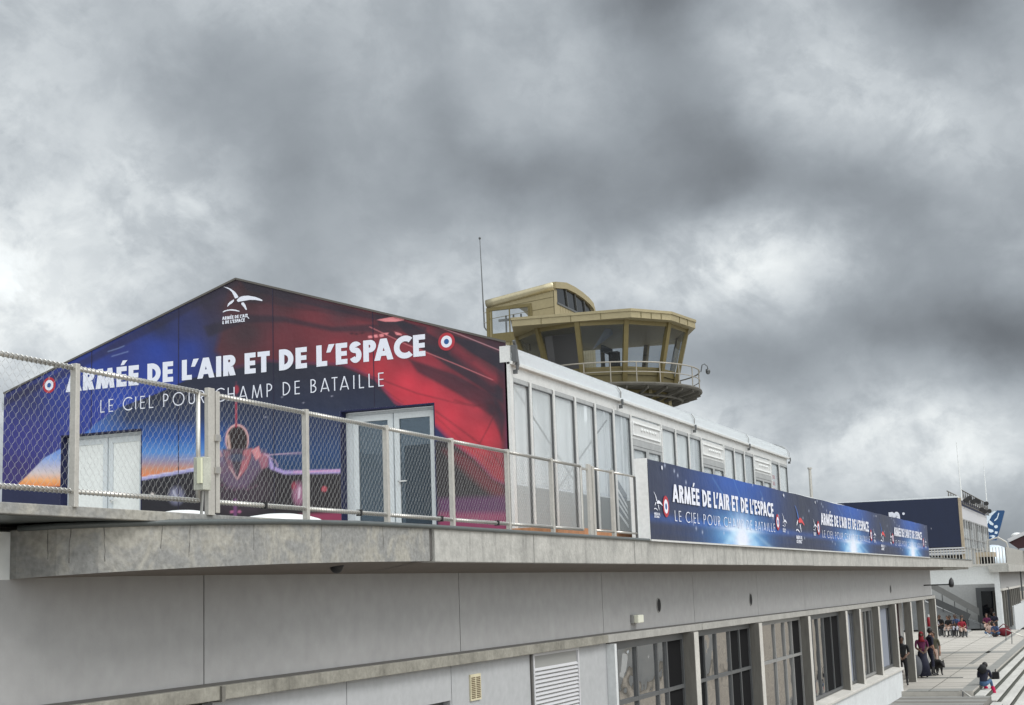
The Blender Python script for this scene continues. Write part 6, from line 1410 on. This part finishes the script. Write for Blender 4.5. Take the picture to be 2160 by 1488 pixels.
a = at_ground(2104, 1344); person(a, math.radians(160), sit(.10, .20, .3, cross=True), 1.66, CL['blue'], CL['jeans'], M['black'], SKIN, CL['hair'], 'person in blue bent forward next to the red backpack', GP)
a = at_ground(2084, 1336); person(a, math.radians(180), sit(.45, .05, .38), 1.66, CL['plum'], CL['beige'], M['black'], SKIN, CL['brown'], 'person in a plum top sitting in front of the dark portal door', GP)
a = at_ground(2101, 1333); person(a, math.radians(170), sit(.45, .1, .38), 1.7, CL['navy'], CL['black'], M['black'], SKIN2, CL['hair'], 'person in dark clothes sitting against the white portal column', GP)
p0 = at_ground(2119, 1343); q = MB(); q.sphere((p0.x, p0.y, GZ+.27), .36, 14, 10, (.9, 1.2, .72)); q.sphere((p0.x-.25, p0.y+.5, GZ+.20), .24, 10, 8, (1, 1.1, .8)); q.tube([(p0.x-.1, p0.y-.3, GZ+.5), (p0.x-.1, p0.y, GZ+.75), (p0.x-.1, p0.y+.3, GZ+.5)], .03, 5)
thing_mb('backpack', q, CL['maroon'], 'large dark red backpack lying at the foot of the white portal column', 'bag', smooth=True)
# black dog, head low, beside the man
dg0 = at_ground(1978, 1424); V = [(0, 0, .42), (-.25, 0, .40), (-.45, 0, .36), (.18, 0, .40), (.30, 0, .42), (.42, 0, .38), (.56, 0, .28), (-.62, 0, .22)]
E_ = [(0, 1), (1, 2), (0, 3), (3, 4), (4, 5), (5, 6), (2, 7)]; R_ = [(.13, .15), .12, .12, (.12, .15), .085, .085, .035, .03]
for (bx_, sy, pr_, hind) in ((.16, .09, 3, 0), (.16, -.09, 3, 0), (-.42, .09, 2, 1), (-.42, -.09, 2, 1)):
    n0 = len(V)
    if hind: V += [(bx_+.10, sy, .24), (bx_-.06, sy, .13), (bx_, sy, .03), (bx_+.08, sy, .02)]
    else: V += [(bx_, sy, .25), (bx_-.02, sy, .13), (bx_, sy, .03), (bx_+.07, sy, .02)]
    E_ += [(pr_, n0), (n0, n0+1), (n0+1, n0+2), (n0+2, n0+3)]; R_ += [.055, .03, .025, .022]
for sy in (.05, -.05): n0 = len(V); V += [(.40, sy, .46), (.39, sy*1.2, .55)]; E_ += [(5, n0), (n0, n0+1)]; R_ += [.03, .008]
me = grow(V, E_, R_, 1); me.materials.append(mat('black_fur', (.014, .013, .013), .7)); do_ = bpy.data.objects.new('dog', me); C.objects.link(do_); do_.location = dg0; do_.rotation_euler = (0, 0, math.radians(-148)); do_.scale = (1.1,)*3
tag(do_, 'black dog with pricked ears and lowered head beside the person in the navy coat', 'dog')
# red extinguisher on the last fin, grey rucksack on the ground
p0 = U(1959, 1314, Y=7.3); ex = empty('fire_extinguisher', tuple(p0), 'red fire extinguisher with a white top hung behind the person in navy', 'extinguisher')
q = MB(); q.tube([p0+Vector((0, 0, -.16)), p0+Vector((0, 0, .18)), p0+Vector((0, 0, .24))], [.07, .07, .03], 12); q.build('cylinder', M['red'], ex, smooth=True)
q = MB(); q.tube([p0+Vector((0, 0, .24)), p0+Vector((0, 0, .34))], .05, 8); q.build('valve', M['white'], ex)
p0 = at_ground(1938, 1432); q = MB(); q.sphere((p0.x+.2, p0.y+.1, GZ+.45), .30, 12, 10, (.8, .8, 1.4)); thing_mb('rucksack', q, CL['grey'], 'grey and black rucksack standing behind the person in the headscarf', 'bag', smooth=True)
